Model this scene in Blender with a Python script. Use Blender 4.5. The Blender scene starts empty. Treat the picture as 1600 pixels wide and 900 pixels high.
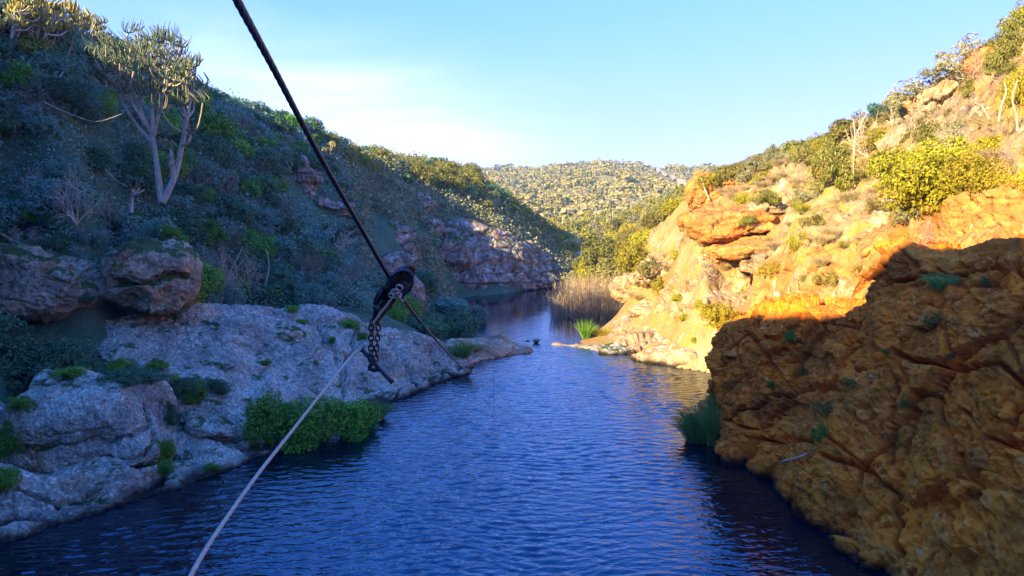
import bpy, math, random
import numpy as np
from mathutils import Vector, Matrix

random.seed(7)
RNG = np.random.default_rng(7)
sc = bpy.context.scene
COL = sc.collection
PI = math.pi

# ------------------------------------------------------------------ camera, sky, sun, exposure
F = 1143.0                       # focal length in photograph pixels (1600 wide)
PITCH = math.atan(115.0 / F)
CAMZ = 6.0
cam = bpy.data.cameras.new("camera")
cam.sensor_width = 36.0
cam.lens = 36.0 * F / 1600.0
cam.clip_start = 0.05
cam.clip_end = 20000.0
camo = bpy.data.objects.new("camera", cam)
camo.location = (0, 0, CAMZ)
camo.rotation_euler = (PI / 2 - PITCH, 0, 0)
COL.objects.link(camo)
sc.camera = camo

SUN_EL = math.radians(23.0)
SUN_AZ = math.atan2(-0.68, -0.73)        # compass angle of the sun, from +Y towards +X
sund = Vector((math.sin(SUN_AZ) * math.cos(SUN_EL), math.cos(SUN_AZ) * math.cos(SUN_EL), math.sin(SUN_EL)))
sl = bpy.data.lights.new("sun", 'SUN')
sl.energy = 2.0
sl.angle = math.radians(0.5)
sl.color = (1.0, 0.76, 0.34)
so = bpy.data.objects.new("sun", sl)
so.rotation_euler = (-sund).to_track_quat('-Z', 'Y').to_euler()
so.location = (-40, -30, 60)
COL.objects.link(so)

w = bpy.data.worlds.new("World")
sc.world = w
w.use_nodes = True
wn, wl = w.node_tree.nodes, w.node_tree.links
wn.clear()
def wnode(t, **k):
    n = wn.new(t)
    for a, b in k.items():
        setattr(n, a, b)
    return n
sky = wnode('ShaderNodeTexSky', sky_type='NISHITA', sun_disc=False, sun_elevation=SUN_EL, sun_rotation=SUN_AZ % (2 * PI),
            air_density=1.0, dust_density=0.3, ozone_density=2.0)
hsv = wnode('ShaderNodeHueSaturation'); hsv.inputs['Saturation'].default_value = 1.0; hsv.inputs['Value'].default_value = 1.0
spl = wnode('ShaderNodeSeparateColor'); cmb = wnode('ShaderNodeCombineColor')
for k, (ga, mu) in enumerate(((1.00, 0.140), (0.45, 0.355), (0.35, 1.12))):      # the photograph's film response of the blue
    pw = wnode('ShaderNodeMath', operation='POWER'); pw.inputs[1].default_value = ga
    ml = wnode('ShaderNodeMath', operation='MULTIPLY'); ml.inputs[1].default_value = mu
    wl.new(spl.outputs[k], pw.inputs[0]); wl.new(pw.outputs[0], ml.inputs[0]); wl.new(ml.outputs[0], cmb.inputs[k])
tcw = wnode('ShaderNodeTexCoord')
mpw = wnode('ShaderNodeMapping'); mpw.inputs['Scale'].default_value = (1.0, 1.0, 3.2); mpw.inputs['Rotation'].default_value = (0, 0.35, 0.2)
nzw = wnode('ShaderNodeTexNoise'); nzw.inputs['Scale'].default_value = 2.6; nzw.inputs['Detail'].default_value = 7; nzw.inputs['Roughness'].default_value = 0.55; nzw.inputs['Distortion'].default_value = 0.6
sepw = wnode('ShaderNodeSeparateXYZ')
def wm(op, a, b=0.0):
    n = wnode('ShaderNodeMath', operation=op)
    for k, v in ((0, a), (1, b)):
        if isinstance(v, (int, float)): n.inputs[k].default_value = v
        else: wl.new(v, n.inputs[k])
    return n.outputs[0]
wl.new(tcw.outputs['Generated'], mpw.inputs[0]); wl.new(mpw.outputs[0], nzw.inputs[0]); wl.new(tcw.outputs['Generated'], sepw.inputs[0])
_y = wm('MAXIMUM', wm('ABSOLUTE', sepw.outputs[1]), 0.05)
_u = wm('ADD', wm('DIVIDE', sepw.outputs[0], _y), 0.16); _v = wm('SUBTRACT', wm('DIVIDE', sepw.outputs[2], _y), 0.105)
_al = wm('DIVIDE', wm('ADD', wm('MULTIPLY', _u, 0.95), wm('MULTIPLY', _v, -0.30)), 0.33)
_pe = wm('DIVIDE', wm('ADD', wm('MULTIPLY', _u, 0.30), wm('MULTIPLY', _v, 0.95)), 0.082)
_r2 = wm('ADD', wm('MULTIPLY', _al, _al), wm('MULTIPLY', _pe, _pe))
_ell = wm('EXPONENT', wm('MULTIPLY', _r2, -1.0))
_cl = wm('MULTIPLY', _ell, wm('MULTIPLY', wm('MAXIMUM', wm('SUBTRACT', nzw.outputs[0], 0.28), 0.0), 3.2))
_th = wm('MULTIPLY', wm('MAXIMUM', wm('SUBTRACT', nzw.outputs[0], 0.50), 0.0), wm('MAXIMUM', wm('SUBTRACT', 0.5, wm('MULTIPLY', sepw.outputs[2], 2.0)), 0.0))
_cm = wm('MINIMUM', wm('ADD', _cl, _th), 0.8)
mixw = wnode('ShaderNodeMixRGB'); mixw.inputs[2].default_value = (1.15, 1.25, 1.6, 1)
bgw = wnode('ShaderNodeBackground'); bgw.inputs[1].default_value = 0.13
ow = wnode('ShaderNodeOutputWorld')
wl.new(sky.outputs[0], spl.inputs[0]); wl.new(cmb.outputs[0], hsv.inputs['Color'])
wl.new(_cm, mixw.inputs[0]); wl.new(hsv.outputs[0], mixw.inputs[1])
wl.new(mixw.outputs[0], bgw.inputs[0]); wl.new(bgw.outputs[0], ow.inputs[0])

sc.view_settings.view_transform = 'Standard'
sc.view_settings.look = 'None'
sc.view_settings.exposure = 3.25
sc.view_settings.gamma = 1.0
sc.cycles.max_bounces = 8
sc.cycles.diffuse_bounces = 4
sc.cycles.glossy_bounces = 3
sc.cycles.transmission_bounces = 3
sc.cycles.use_denoising = True

# ------------------------------------------------------------------ projection helpers (photograph pixel -> place)
_cp, _sp = math.cos(PITCH), math.sin(PITCH)
def ray(px, py):
    a = (px - 800) / F; b = (450 - py) / F
    return np.array([a, _cp + b * _sp, -_sp + b * _cp])
def P(px, py, d):
    r = ray(px, py); t = d / r[1]
    return np.array([r[0] * t, d, CAMZ + r[2] * t])
def S(px, py, z=0.0):
    r = ray(px, py); t = (z - CAMZ) / r[2]
    return np.array([r[0] * t, r[1] * t, z])
def proj(p):
    x = p[..., 0]; y = p[..., 1]; z = p[..., 2] - CAMZ
    dep = y * _cp - z * _sp
    up = y * _sp + z * _cp
    dd = np.where(dep > 0.1, dep, 0.1)
    return 800 + F * x / dd, 450 - F * up / dd, dep

# ------------------------------------------------------------------ noise (vectorised)
_perm = np.random.default_rng(11).permutation(256)
_perm = np.concatenate([_perm, _perm, _perm])
_g = np.random.default_rng(12).normal(size=(256, 3)); _g /= np.linalg.norm(_g, axis=1)[:, None]
def pn(p, s=0):
    p = np.asarray(p, float) + s * 17.31
    i = np.floor(p).astype(int); f = p - i
    i &= 255
    u = f * f * f * (f * (f * 6 - 15) + 10)
    def g(dx, dy, dz):
        h = _perm[_perm[_perm[(i[:, 0] + dx) & 255] + ((i[:, 1] + dy) & 255)] + ((i[:, 2] + dz) & 255)]
        v = _g[h]
        return v[:, 0] * (f[:, 0] - dx) + v[:, 1] * (f[:, 1] - dy) + v[:, 2] * (f[:, 2] - dz)
    x0 = g(0, 0, 0) * (1 - u[:, 0]) + g(1, 0, 0) * u[:, 0]
    x1 = g(0, 1, 0) * (1 - u[:, 0]) + g(1, 1, 0) * u[:, 0]
    x2 = g(0, 0, 1) * (1 - u[:, 0]) + g(1, 0, 1) * u[:, 0]
    x3 = g(0, 1, 1) * (1 - u[:, 0]) + g(1, 1, 1) * u[:, 0]
    y0 = x0 * (1 - u[:, 1]) + x1 * u[:, 1]; y1 = x2 * (1 - u[:, 1]) + x3 * u[:, 1]
    return (y0 * (1 - u[:, 2]) + y1 * u[:, 2]) * 1.6
def fbm(p, o=4, s=0, gain=0.5):
    r = 0; a = 1.0; p = np.asarray(p, float)
    for k in range(o):
        r = r + a * pn(p, s + k * 3.7); p = p * 2.03; a *= gain
    return r
def vor(p, s=0):
    p = np.asarray(p, float) + s * 9.7
    b = np.floor(p).astype(int); n = len(p)
    f1 = np.full(n, 9.0); f2 = np.full(n, 9.0); idn = np.zeros(n, int)
    for dx in (-1, 0, 1):
        for dy in (-1, 0, 1):
            for dz in (-1, 0, 1):
                c = b + np.array([dx, dy, dz])
                h = _perm[_perm[_perm[c[:, 0] & 255] + (c[:, 1] & 255)] + (c[:, 2] & 255)]
                q = c + 0.5 + 0.5 * _g[h] * 0.95
                d = np.sqrt(((q - p) ** 2).sum(1))
                m = d < f1
                f2 = np.where(m, f1, np.minimum(f2, d)); idn = np.where(m, h, idn); f1 = np.where(m, d, f1)
    return f1, f2, idn / 255.0

def facets(p, s=0):
    """flat tilted faces, one per cell: height offset, gap to the next cell, cell number"""
    p = np.asarray(p, float) + s * 9.7
    b = np.floor(p).astype(int); n = len(p)
    f1 = np.full(n, 9.0); f2 = np.full(n, 9.0); idn = np.zeros(n, int); off = np.zeros(n)
    for dx in (-1, 0, 1):
        for dy in (-1, 0, 1):
            for dz in (-1, 0, 1):
                c = b + np.array([dx, dy, dz])
                h = _perm[_perm[_perm[c[:, 0] & 255] + (c[:, 1] & 255)] + (c[:, 2] & 255)]
                v = p - (c + 0.5 + 0.5 * _g[h] * 0.95)
                d = np.sqrt((v ** 2).sum(1)); m = d < f1
                off = np.where(m, (v * _g[(h * 7 + 3) & 255]).sum(1), off)
                f2 = np.where(m, f1, np.minimum(f2, d)); idn = np.where(m, h, idn); f1 = np.where(m, d, f1)
    return off, f2 - f1, idn / 255.0
# ------------------------------------------------------------------ mesh helpers
def mesh_np(name, V, Q, mat=None, smooth=True):
    """V (n,3), Q (m,3 or 4)"""
    V = np.ascontiguousarray(V, dtype=np.float32); Q = np.ascontiguousarray(Q, dtype=np.int32)
    me = bpy.data.meshes.new(name)
    m, k = Q.shape
    me.vertices.add(len(V)); me.vertices.foreach_set('co', V.ravel())
    me.loops.add(m * k); me.loops.foreach_set('vertex_index', Q.ravel())
    me.polygons.add(m); me.polygons.foreach_set('loop_start', np.arange(0, m * k, k, dtype=np.int32))
    me.polygons.foreach_set('use_smooth', np.full(m, bool(smooth)))
    me.update(calc_edges=True)
    if mat: me.materials.append(mat)
    return me
def link(name, me, parent=None, loc=None):
    o = bpy.data.objects.new(name, me); COL.objects.link(o)
    if loc is not None: o.location = loc
    if parent: o.parent = parent
    return o
def tag(o, label=None, cat=None, group=None, kind=None):
    if label: o['label'] = label
    if cat: o['category'] = cat
    if group: o['group'] = group
    if kind: o['kind'] = kind
    return o
def grid_quads(nu, nv, wrap=False):
    a = np.arange(nu * nv).reshape(nu, nv)
    if wrap: a = np.vstack([a, a[:1]])
    return np.stack([a[:-1, :-1], a[1:, :-1], a[1:, 1:], a[:-1, 1:]], -1).reshape(-1, 4)
def normals(G):
    du = np.gradient(G, axis=0); dv = np.gradient(G, axis=1)
    n = np.cross(du, dv); l = np.linalg.norm(n, axis=2, keepdims=True); l[l < 1e-9] = 1
    return -n / l
def catmull(C, n):
    """C (k,3,...) resample along the first axis"""
    k = len(C); t = np.linspace(0, k - 1, n); i = np.clip(np.floor(t).astype(int), 0, k - 2); f = (t - i)
    g = lambda j: C[np.clip(j, 0, k - 1)]
    f = f.reshape([-1] + [1] * (C.ndim - 1))
    a, b, c, d = g(i - 1), g(i), g(i + 1), g(i + 2)
    return 0.5 * ((2 * b) + (-a + c) * f + (2 * a - 5 * b + 4 * c - d) * f ** 2 + (-a + 3 * b - 3 * c + d) * f ** 3)

# ------------------------------------------------------------------ materials
def newmat(name):
    m = bpy.data.materials.new(name); m.use_nodes = True
    nt = m.node_tree; nt.nodes.clear()
    return m, nt
class NB:
    def __init__(s, nt): s.nt = nt
    def n(s, t, ins=None, **k):
        nd = s.nt.nodes.new(t)
        for a, b in k.items(): setattr(nd, a, b)
        for a, b in (ins or {}).items():
            if hasattr(b, 'is_linked') or hasattr(b, 'links'): s.nt.links.new(b, nd.inputs[a])
            else: nd.inputs[a].default_value = b
        return nd
    def noise(s, co, scale, detail=5, rough=0.55, dist=0.0):
        return s.n('ShaderNodeTexNoise', {'Vector': co, 'Scale': scale, 'Detail': detail, 'Roughness': rough, 'Distortion': dist}).outputs[0]
    def ramp(s, fac, stops):
        nd = s.n('ShaderNodeValToRGB', {'Fac': fac}); cr = nd.color_ramp
        while len(cr.elements) < len(stops): cr.elements.new(0.5)
        for e, (p, c) in zip(cr.elements, stops):
            e.position = p; e.color = tuple(c) + (1,) if not isinstance(c, (int, float)) else (c, c, c, 1)
        return nd.outputs[0]
    def mix(s, fac, a, b, mode='MIX'):
        nd = s.n('ShaderNodeMixRGB', blend_type=mode)
        for k, v in ((0, fac), (1, a), (2, b)):
            if isinstance(v, (tuple, list)): nd.inputs[k].default_value = tuple(v) + (1,)
            elif isinstance(v, (int, float)): nd.inputs[k].default_value = v
            else: s.nt.links.new(v, nd.inputs[k])
        return nd.outputs[0]
    def math(s, op, a, b=0.0):
        nd = s.n('ShaderNodeMath', operation=op)
        for k, v in ((0, a), (1, b)):
            if isinstance(v, (int, float)): nd.inputs[k].default_value = v
            else: s.nt.links.new(v, nd.inputs[k])
        return nd.outputs[0]
    def out(s, sh): s.n('ShaderNodeOutputMaterial', {'Surface': sh})
def coords(b, kind='Object'):
    return b.n('ShaderNodeTexCoord').outputs[kind]

def rock_mat(name, base, light, dark, stain, stain_amt=0.62, speck=14.0, bump=0.5, moss=0.0, scale=1.0, wet=True, lich=0.5):
    m, nt = newmat(name); b = NB(nt); co = b.n('ShaderNodeNewGeometry').outputs['Position']
    big = b.noise(co, 0.7 * scale, 6, 0.6, 0.4)
    c = b.ramp(big, [(0.3, base), (0.7, [x * 0.72 for x in base])])
    st = b.noise(b.n('ShaderNodeMapping', {'Vector': co, 'Scale': (1, 1, 1.8), 'Location': (9, 3, 5)}).outputs[0], 0.5 * scale, 5, 0.6)
    c = b.mix(b.ramp(st, [(stain_amt - 0.06, 0.0), (stain_amt + 0.06, 0.85)]), c, stain)
    n2 = b.noise(co, speck * 0.55 * scale, 6, 0.72)
    c = b.mix(b.ramp(n2, [(lich, 0.0), (lich + 0.1, 0.9)]), c, light)
    n3 = b.noise(b.n('ShaderNodeMapping', {'Vector': co, 'Location': (31, 7, 2)}).outputs[0], speck * scale, 5, 0.7)
    c = b.mix(b.ramp(n3, [(0.36, 0.85), (0.46, 0.0)]), c, dark)
    v = b.n('ShaderNodeTexVoronoi', {'Vector': co, 'Scale': speck * 0.8 * scale, 'Randomness': 1.0})
    c = b.mix(0.35, c, b.mix(1.0, c, b.ramp(b.n('ShaderNodeSeparateColor', {0: v.outputs['Color']}).outputs[0], [(0, 0.45), (1, 1.5)]), 'MULTIPLY'))
    if moss > 0:
        g = b.n('ShaderNodeSeparateXYZ', {0: b.n('ShaderNodeNewGeometry').outputs['Normal']}).outputs[2]
        mn = b.noise(co, 1.6, 6, 0.65)
        mm = b.ramp(b.math('ADD', b.math('MULTIPLY', g, 0.25), mn), [(0.98 - moss, 0.0), (1.04 - moss, 0.9)])
        c = b.mix(mm, c, (0.035, 0.075, 0.012))
    if wet:
        z = b.n('ShaderNodeSeparateXYZ', {0: co}).outputs[2]
        zz = b.math('ADD', z, b.math('MULTIPLY', b.noise(co, 1.5, 3), 0.35))
        c = b.mix(b.ramp(zz, [(0.22, 0.93), (0.38, 0.0)]), c, (0.018, 0.014, 0.010))
    c = b.mix(1.0, c, b.ramp(b.noise(b.n('ShaderNodeMapping', {'Vector': co, 'Location': (5, 17, 3), 'Scale': (1, 1, 1.6)}).outputs[0], 0.9 * scale, 7, 0.62), [(0.36, 0.62), (0.58, 1.08)]), 'MULTIPLY')
    h = b.math('ADD', b.math('MULTIPLY', b.noise(co, 5 * scale, 8, 0.65), 1.0), b.math('MULTIPLY', v.outputs['Distance'], 0.5))
    bp = b.n('ShaderNodeBump', {'Height': h, 'Strength': bump, 'Distance': 0.09 / scale})
    pr = b.n('ShaderNodeBsdfPrincipled', {'Base Color': c, 'Roughness': 0.92, 'Normal': bp.outputs[0], 'Specular IOR Level': 0.15})
    b.out(pr.outputs[0]); return m

M = {}
M['lichen'] = rock_mat('lichen_rock', (0.36, 0.36, 0.31), (0.56, 0.56, 0.48), (0.09, 0.085, 0.07), (0.42, 0.25, 0.11), 0.62, 17, 0.8, moss=0.22, lich=0.50)
M['brownrock'] = rock_mat('mossy_brown_boulder_rock', (0.36, 0.30, 0.22), (0.50, 0.45, 0.36), (0.07, 0.055, 0.045), (0.34, 0.17, 0.07), 0.60, 12, 0.8, moss=0.36, lich=0.54)
M['lichen_far'] = rock_mat('weathered_outcrop_rock', (0.30, 0.25, 0.22), (0.46, 0.42, 0.38), (0.07, 0.06, 0.06), (0.30, 0.15, 0.08), 0.56, 3.2, 0.9, moss=0.3, scale=1.0)
M['ochre'] = rock_mat('ochre_cliff_rock', (0.80, 0.25, 0.03), (0.76, 0.35, 0.10), (0.34, 0.085, 0.012), (0.82, 0.22, 0.015), 0.50, 7, 0.85, moss=0.10, lich=0.56)
M['sunrock'] = rock_mat('tan_slab_rock', (0.40, 0.28, 0.17), (0.52, 0.43, 0.31), (0.16, 0.10, 0.06), (0.46, 0.23, 0.08), 0.55, 5, 0.8, moss=0.16, lich=0.5)
M['drytan'] = rock_mat('tan_river_ledge_rock', (0.44, 0.33, 0.22), (0.54, 0.46, 0.34), (0.16, 0.11, 0.07), (0.44, 0.26, 0.12), 0.58, 6, 0.8, moss=0.16, lich=0.5, wet=False)
M['orange'] = rock_mat('orange_ledge_rock', (0.52, 0.26, 0.08), (0.52, 0.36, 0.22), (0.16, 0.08, 0.04), (0.50, 0.20, 0.05), 0.5, 5, 0.8, moss=0.05, lich=0.58)

def ground_mat(name, cols, rock, rock_amt, scale=1.0, veg=None):
    m, nt = newmat(name); b = NB(nt); co = b.n('ShaderNodeNewGeometry').outputs['Position']
    n1 = b.noise(co, 0.45 * scale, 7, 0.65, 0.5)
    c = b.ramp(n1, [(0.32, cols[0]), (0.5, cols[1]), (0.66, cols[2])])
    n2 = b.noise(co, 7 * scale, 6, 0.7)
    c = b.mix(b.ramp(n2, [(0.3, 0.7), (0.6, 0.0)]), c, tuple(x * 0.45 for x in cols[1]))
    n4 = b.noise(b.n('ShaderNodeMapping', {'Vector': co, 'Location': (3, 13, 2)}).outputs[0], 0.9 * scale, 7, 0.6)
    c = b.mix(b.ramp(n4, [(rock_amt, 0.0), (rock_amt + 0.07, 0.9)]), c, rock)
    if veg:
        n5 = b.noise(b.n('ShaderNodeMapping', {'Vector': co, 'Location': (7, 1, 9)}).outputs[0], 1.3 * scale, 7, 0.7)
        c = b.mix(b.ramp(n5, [(0.52, 0.0), (0.58, 0.85)]), c, veg)
    h = b.math('ADD', b.noise(co, 3 * scale, 8, 0.7), b.math('MULTIPLY', b.noise(co, 14 * scale, 4, 0.7), 0.3))
    bp = b.n('ShaderNodeBump', {'Height': h, 'Strength': 0.9, 'Distance': 0.15 / scale})
    pr = b.n('ShaderNodeBsdfPrincipled', {'Base Color': c, 'Roughness': 0.95, 'Normal': bp.outputs[0], 'Specular IOR Level': 0.1})
    b.out(pr.outputs[0]); return m
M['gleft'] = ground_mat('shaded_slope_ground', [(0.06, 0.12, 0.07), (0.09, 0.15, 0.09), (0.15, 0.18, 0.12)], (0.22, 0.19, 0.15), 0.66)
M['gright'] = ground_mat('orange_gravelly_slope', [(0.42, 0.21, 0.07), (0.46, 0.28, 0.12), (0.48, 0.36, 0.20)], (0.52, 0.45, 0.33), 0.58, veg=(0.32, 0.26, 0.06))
M['gfar'] = ground_mat('dry_far_hill_ground', [(0.20, 0.19, 0.06), (0.26, 0.23, 0.09), (0.32, 0.25, 0.13)], (0.34, 0.26, 0.17), 0.62, scale=0.12)
M['bed'] = ground_mat('river_bed_mud', [(0.03, 0.022, 0.014), (0.04, 0.03, 0.02), (0.05, 0.04, 0.025)], (0.07, 0.055, 0.04), 0.62)
M['track'] = ground_mat('pale_dirt_track', [(0.50, 0.40, 0.27), (0.55, 0.45, 0.30), (0.58, 0.48, 0.34)], (0.45, 0.36, 0.25), 0.62, scale=0.1)

def leaf_mat(name, a, bcol, c3, trans=0.25, rough=0.55, objvar=0.25):
    m, nt = newmat(name); b = NB(nt)
    g = b.n('ShaderNodeNewGeometry'); oi = b.n('ShaderNodeObjectInfo')
    c = b.ramp(g.outputs['Random Per Island'], [(0.0, a), (0.55, bcol), (1.0, c3)])
    hv = b.n('ShaderNodeHueSaturation', {'Color': c,
             'Hue': b.math('ADD', 0.5 - 0.018, b.math('MULTIPLY', oi.outputs['Random'], 0.036)),
             'Value': b.math('ADD', 1.0 - objvar, b.math('MULTIPLY', b.math('FRACT', b.math('MULTIPLY', oi.outputs['Random'], 7.3)), 2 * objvar))})
    pr = b.n('ShaderNodeBsdfPrincipled', {'Base Color': hv.outputs[0], 'Roughness': rough, 'Specular IOR Level': 0.25})
    tr = b.n('ShaderNodeBsdfTranslucent', {'Color': hv.outputs[0]})
    mx = b.n('ShaderNodeMixShader', {0: trans, 1: pr.outputs[0], 2: tr.outputs[0]})
    b.out(mx.outputs[0]); return m
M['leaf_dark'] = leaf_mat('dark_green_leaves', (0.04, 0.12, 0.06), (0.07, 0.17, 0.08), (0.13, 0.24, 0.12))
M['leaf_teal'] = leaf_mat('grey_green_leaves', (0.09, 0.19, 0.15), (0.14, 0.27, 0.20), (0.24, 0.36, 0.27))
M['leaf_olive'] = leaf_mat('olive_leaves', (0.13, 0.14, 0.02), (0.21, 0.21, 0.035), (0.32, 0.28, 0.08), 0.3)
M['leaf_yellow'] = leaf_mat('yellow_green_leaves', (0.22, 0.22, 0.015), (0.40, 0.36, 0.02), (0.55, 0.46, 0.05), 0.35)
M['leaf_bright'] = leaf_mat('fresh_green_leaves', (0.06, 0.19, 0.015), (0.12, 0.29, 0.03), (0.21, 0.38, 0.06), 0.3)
M['leaf_grass'] = leaf_mat('green_grass_blades', (0.08, 0.22, 0.03), (0.16, 0.32, 0.06), (0.26, 0.32, 0.13), 0.3)
M['leaf_dry'] = leaf_mat('dry_straw_blades', (0.30, 0.22, 0.10), (0.42, 0.33, 0.17), (0.50, 0.42, 0.26), 0.25)
M['leaf_grey'] = leaf_mat('dusty_grey_green_leaves', (0.16, 0.18, 0.08), (0.25, 0.25, 0.13), (0.36, 0.34, 0.20), 0.2)
M['reed'] = leaf_mat('dull_reed_blades', (0.22, 0.17, 0.09), (0.32, 0.26, 0.15), (0.42, 0.36, 0.24), 0.25)
M['leaf_haze'] = leaf_mat('dusty_olive_leaves', (0.18, 0.19, 0.05), (0.26, 0.25, 0.07), (0.36, 0.32, 0.12), 0.2)
M['euph'] = leaf_mat('succulent_green_arms', (0.05, 0.09, 0.05), (0.09, 0.13, 0.07), (0.17, 0.19, 0.11), 0.0)
M['euph_sunlit'] = leaf_mat('sunlit_gold_arms', (0.20, 0.20, 0.06), (0.34, 0.30, 0.10), (0.45, 0.38, 0.16), 0.0)  # sunlit copy of the arms: warm sunlight put into their colour
def bark_mat(name, a, b2):
    m, nt = newmat(name); b = NB(nt); co = coords(b)
    n = b.noise(b.n('ShaderNodeMapping', {'Vector': co, 'Scale': (1, 1, 0.3)}).outputs[0], 14, 6, 0.7)
    c = b.ramp(n, [(0.35, a), (0.65, b2)])
    bp = b.n('ShaderNodeBump', {'Height': n, 'Strength': 0.7, 'Distance': 0.03})
    b.out(b.n('ShaderNodeBsdfPrincipled', {'Base Color': c, 'Roughness': 0.9, 'Normal': bp.outputs[0]}).outputs[0]); return m
M['bark'] = bark_mat('grey_bark', (0.22, 0.20, 0.17), (0.45, 0.42, 0.37))
M['twig'] = bark_mat('dry_grey_twigs', (0.28, 0.22, 0.17), (0.50, 0.43, 0.35))
M['twigdark'] = bark_mat('brown_twigs', (0.10, 0.08, 0.06), (0.24, 0.2, 0.16))
M['deadwood'] = bark_mat('bleached_dead_wood', (0.5, 0.44, 0.36), (0.68, 0.62, 0.53))

# ------------------------------------------------------------------ terrain: one height function through points read off the photograph
TP = []
def tp(*a): TP.extend([P(*q) for q in a])
def tw(*a): TP.extend([np.array(q, float) for q in a])
def ts(*a, z=0.0): TP.extend([S(px, py, z) for px, py in a])
# river channel
tw((-2, 0, -1.6), (1, -9, -1.6), (0, 6, -1.6), (-1, 12, -1.6), (-4.5, 14, -1.2), (2, 15, -1.5), (0, 20, -1.6), (2, 25, -1.3), (1.4, 31, -0.8),
   (1.3, 35, -0.4), (0.6, 40, -1.0), (1.0, 47, -1.2), (0.5, 52, -1.0), (3.6, 53, -0.9), (6, 24, -0.8), (4.6, 14, -1.2), (4, 9, -1.4), (-8, 5, -0.8), (2.0, 57, -0.7), (6, -12, -1.4))
# left shore (just under the rocks)
ts((0, 800), (130, 770), (260, 730), (400, 690), (440, 672), (530, 660), (600, 612), (660, 595), (705, 575), z=-0.15)
ts((752, 523), (742, 492), (728, 464), (800, 457), (885, 450), z=0.0)
tw((-2.6, 31, -0.1), (-12, 8, -0.1))
# right shore
ts((962, 500), (930, 520), (885, 536), (930, 546), (1000, 566), (1080, 580), z=-0.05)
tw((6.2, 46, 0.0), (6.0, 51, 0.1), (5.2, 57, 0.15), (5.0, 61, 0.3))
tw((7.9, 19, -0.9), (8.1, 16, -0.7), (8.6, 13, -0.5), (9.4, 10, -0.5), (9.5, 6, -0.5), (10, 0, -0.3), (10, -12, 0), (6.4, 21, -1.0))
tw((9.2, 19.8, 2.4), (9.8, 17, 3.3), (10.6, 14.5, 4.2), (11.4, 12.5, 4.6), (12.0, 8, 4.6), (13, 1, 4.6), (13, -12, 5))
# left near ground
tp((-40, 790, 14.8), (20, 770, 15.0), (30, 650, 17.5), (100, 580, 20), (200, 545, 20.6), (280, 615, 19.6), (230, 505, 23), (40, 500, 20.5), (0, 545, 18), (-100, 560, 16))
tp((120, 330, 22.0), (262, 312, 24), (60, 300, 22.3), (60, 200, 23.5), (100, 100, 27), (-30, 80, 24), (-120, 250, 20), (300, 400, 27), (200, 420, 24.5), (60, 420, 22.5))
tp((350, 460, 28), (450, 478, 29), (560, 478, 31), (620, 500, 33), (400, 300, 36), (350, 210, 38), (330, 165, 43), (420, 200, 46), (490, 228, 49), (500, 330, 42), (560, 420, 38), (300, 250, 33), (180, 95, 33), (200, 180, 29),
   (250, 130, 37), (450, 400, 34), (660, 505, 38), (690, 470, 45))
tp((600, 300, 55), (600, 262, 62), (540, 246, 55), (680, 420, 49), (640, 340, 54), (700, 300, 68), (745, 285, 85), (780, 430, 57), (720, 350, 62), (800, 385, 66), (850, 385, 78), (880, 432, 66), (795, 322, 88),
   (855, 368, 88), (830, 435, 59.5), (680, 268, 78))
# left plateau, behind the crest and the near flank up-river that throws the gorge's shade
tw((-24, 42, 12.6), (-22, 30, 13.0), (-40, 30, 12.0), (-60, 60, 11.5), (-22, 62, 10.6), (-16, 85, 10.8), (-40, 100, 11), (-18, 6, 13.8), (-18.5, 15, 14.3), (-26, 8, 13.5), (-19, -2.8, 16.5), (-16.8, -4.8, 17.2), (-14.4, -7.0, 17.4), (-12.8, -8.4, 18.8), (-10.9, -10.3, 18.2), (-8, -13, 18.0), (-5, -16, 18.0), (-21, -12, 17.5), (-15, -17, 18), (-10, -21, 18), (-32, -20, 18), (-50, -40, 18), (1, -22, 15), (-12.5, -2.5, 11), (-8, -5, 8),
   (-21, 13, 14.4), (-28, 18, 14.0))
for q in ((200, 525, 21.6), (290, 530, 21.9), (300, 580, 20.6), (358, 540, 22.5), (365, 610, 20.6), (423, 560, 23), (500, 560, 23.9), (505, 610, 22.6), (606, 560, 25.3), (652, 575, 26.2), (700, 565, 28), (320, 660, 18.9), (380, 680, 18.9)):
    tw(P(*q) - np.array([0, 0, 0.9]))
tp((290, 482, 25.0), (420, 492, 27), (560, 500, 28.5), (650, 525, 30))
# right slope
tp((1390, 402, 18.5), (1490, 395, 16.8), (1610, 390, 15.2))
tw((8.3, 22, 2.9), (8.9, 25, 3.3), (7.0, 23, -0.9), (7.3, 25.5, -0.7), (8.4, 28, 1.2))
tp((1200, 400, 27), (1250, 340, 30), (1300, 290, 33), (1350, 225, 36), (1385, 172, 39), (1320, 400, 23), (1400, 330, 24.5), (1460, 250, 27), (1500, 150, 30), (1500, 112, 34),
   (1600, 300, 16.5), (1600, 200, 20), (1600, 110, 24), (1600, 50, 28), (1450, 330, 19.5), (1300, 228, 42), (1230, 262, 44), (1180, 278, 47), (1120, 290, 52), (1095, 305, 49), (1560, 78, 34))
tp((1140, 470, 31), (1100, 420, 31), (1080, 380, 34), (1150, 330, 34), (1200, 300, 36), (1020, 470, 36), (1000, 440, 40), (1010, 410, 45), (1050, 400, 39), (1080, 335, 44), (1060, 500, 32), (970, 480, 39.5))
tw((22, 45, 11.2), (28, 60, 11.5), (40, 50, 13), (30, 25, 15), (22, 12, 13), (24, 0, 13), (30, -15, 15), (16, 60, 8.4), (20, 80, 8.8), (22, 38, 12.0), (60, 90, 20), (50, 0, 18))
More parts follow.
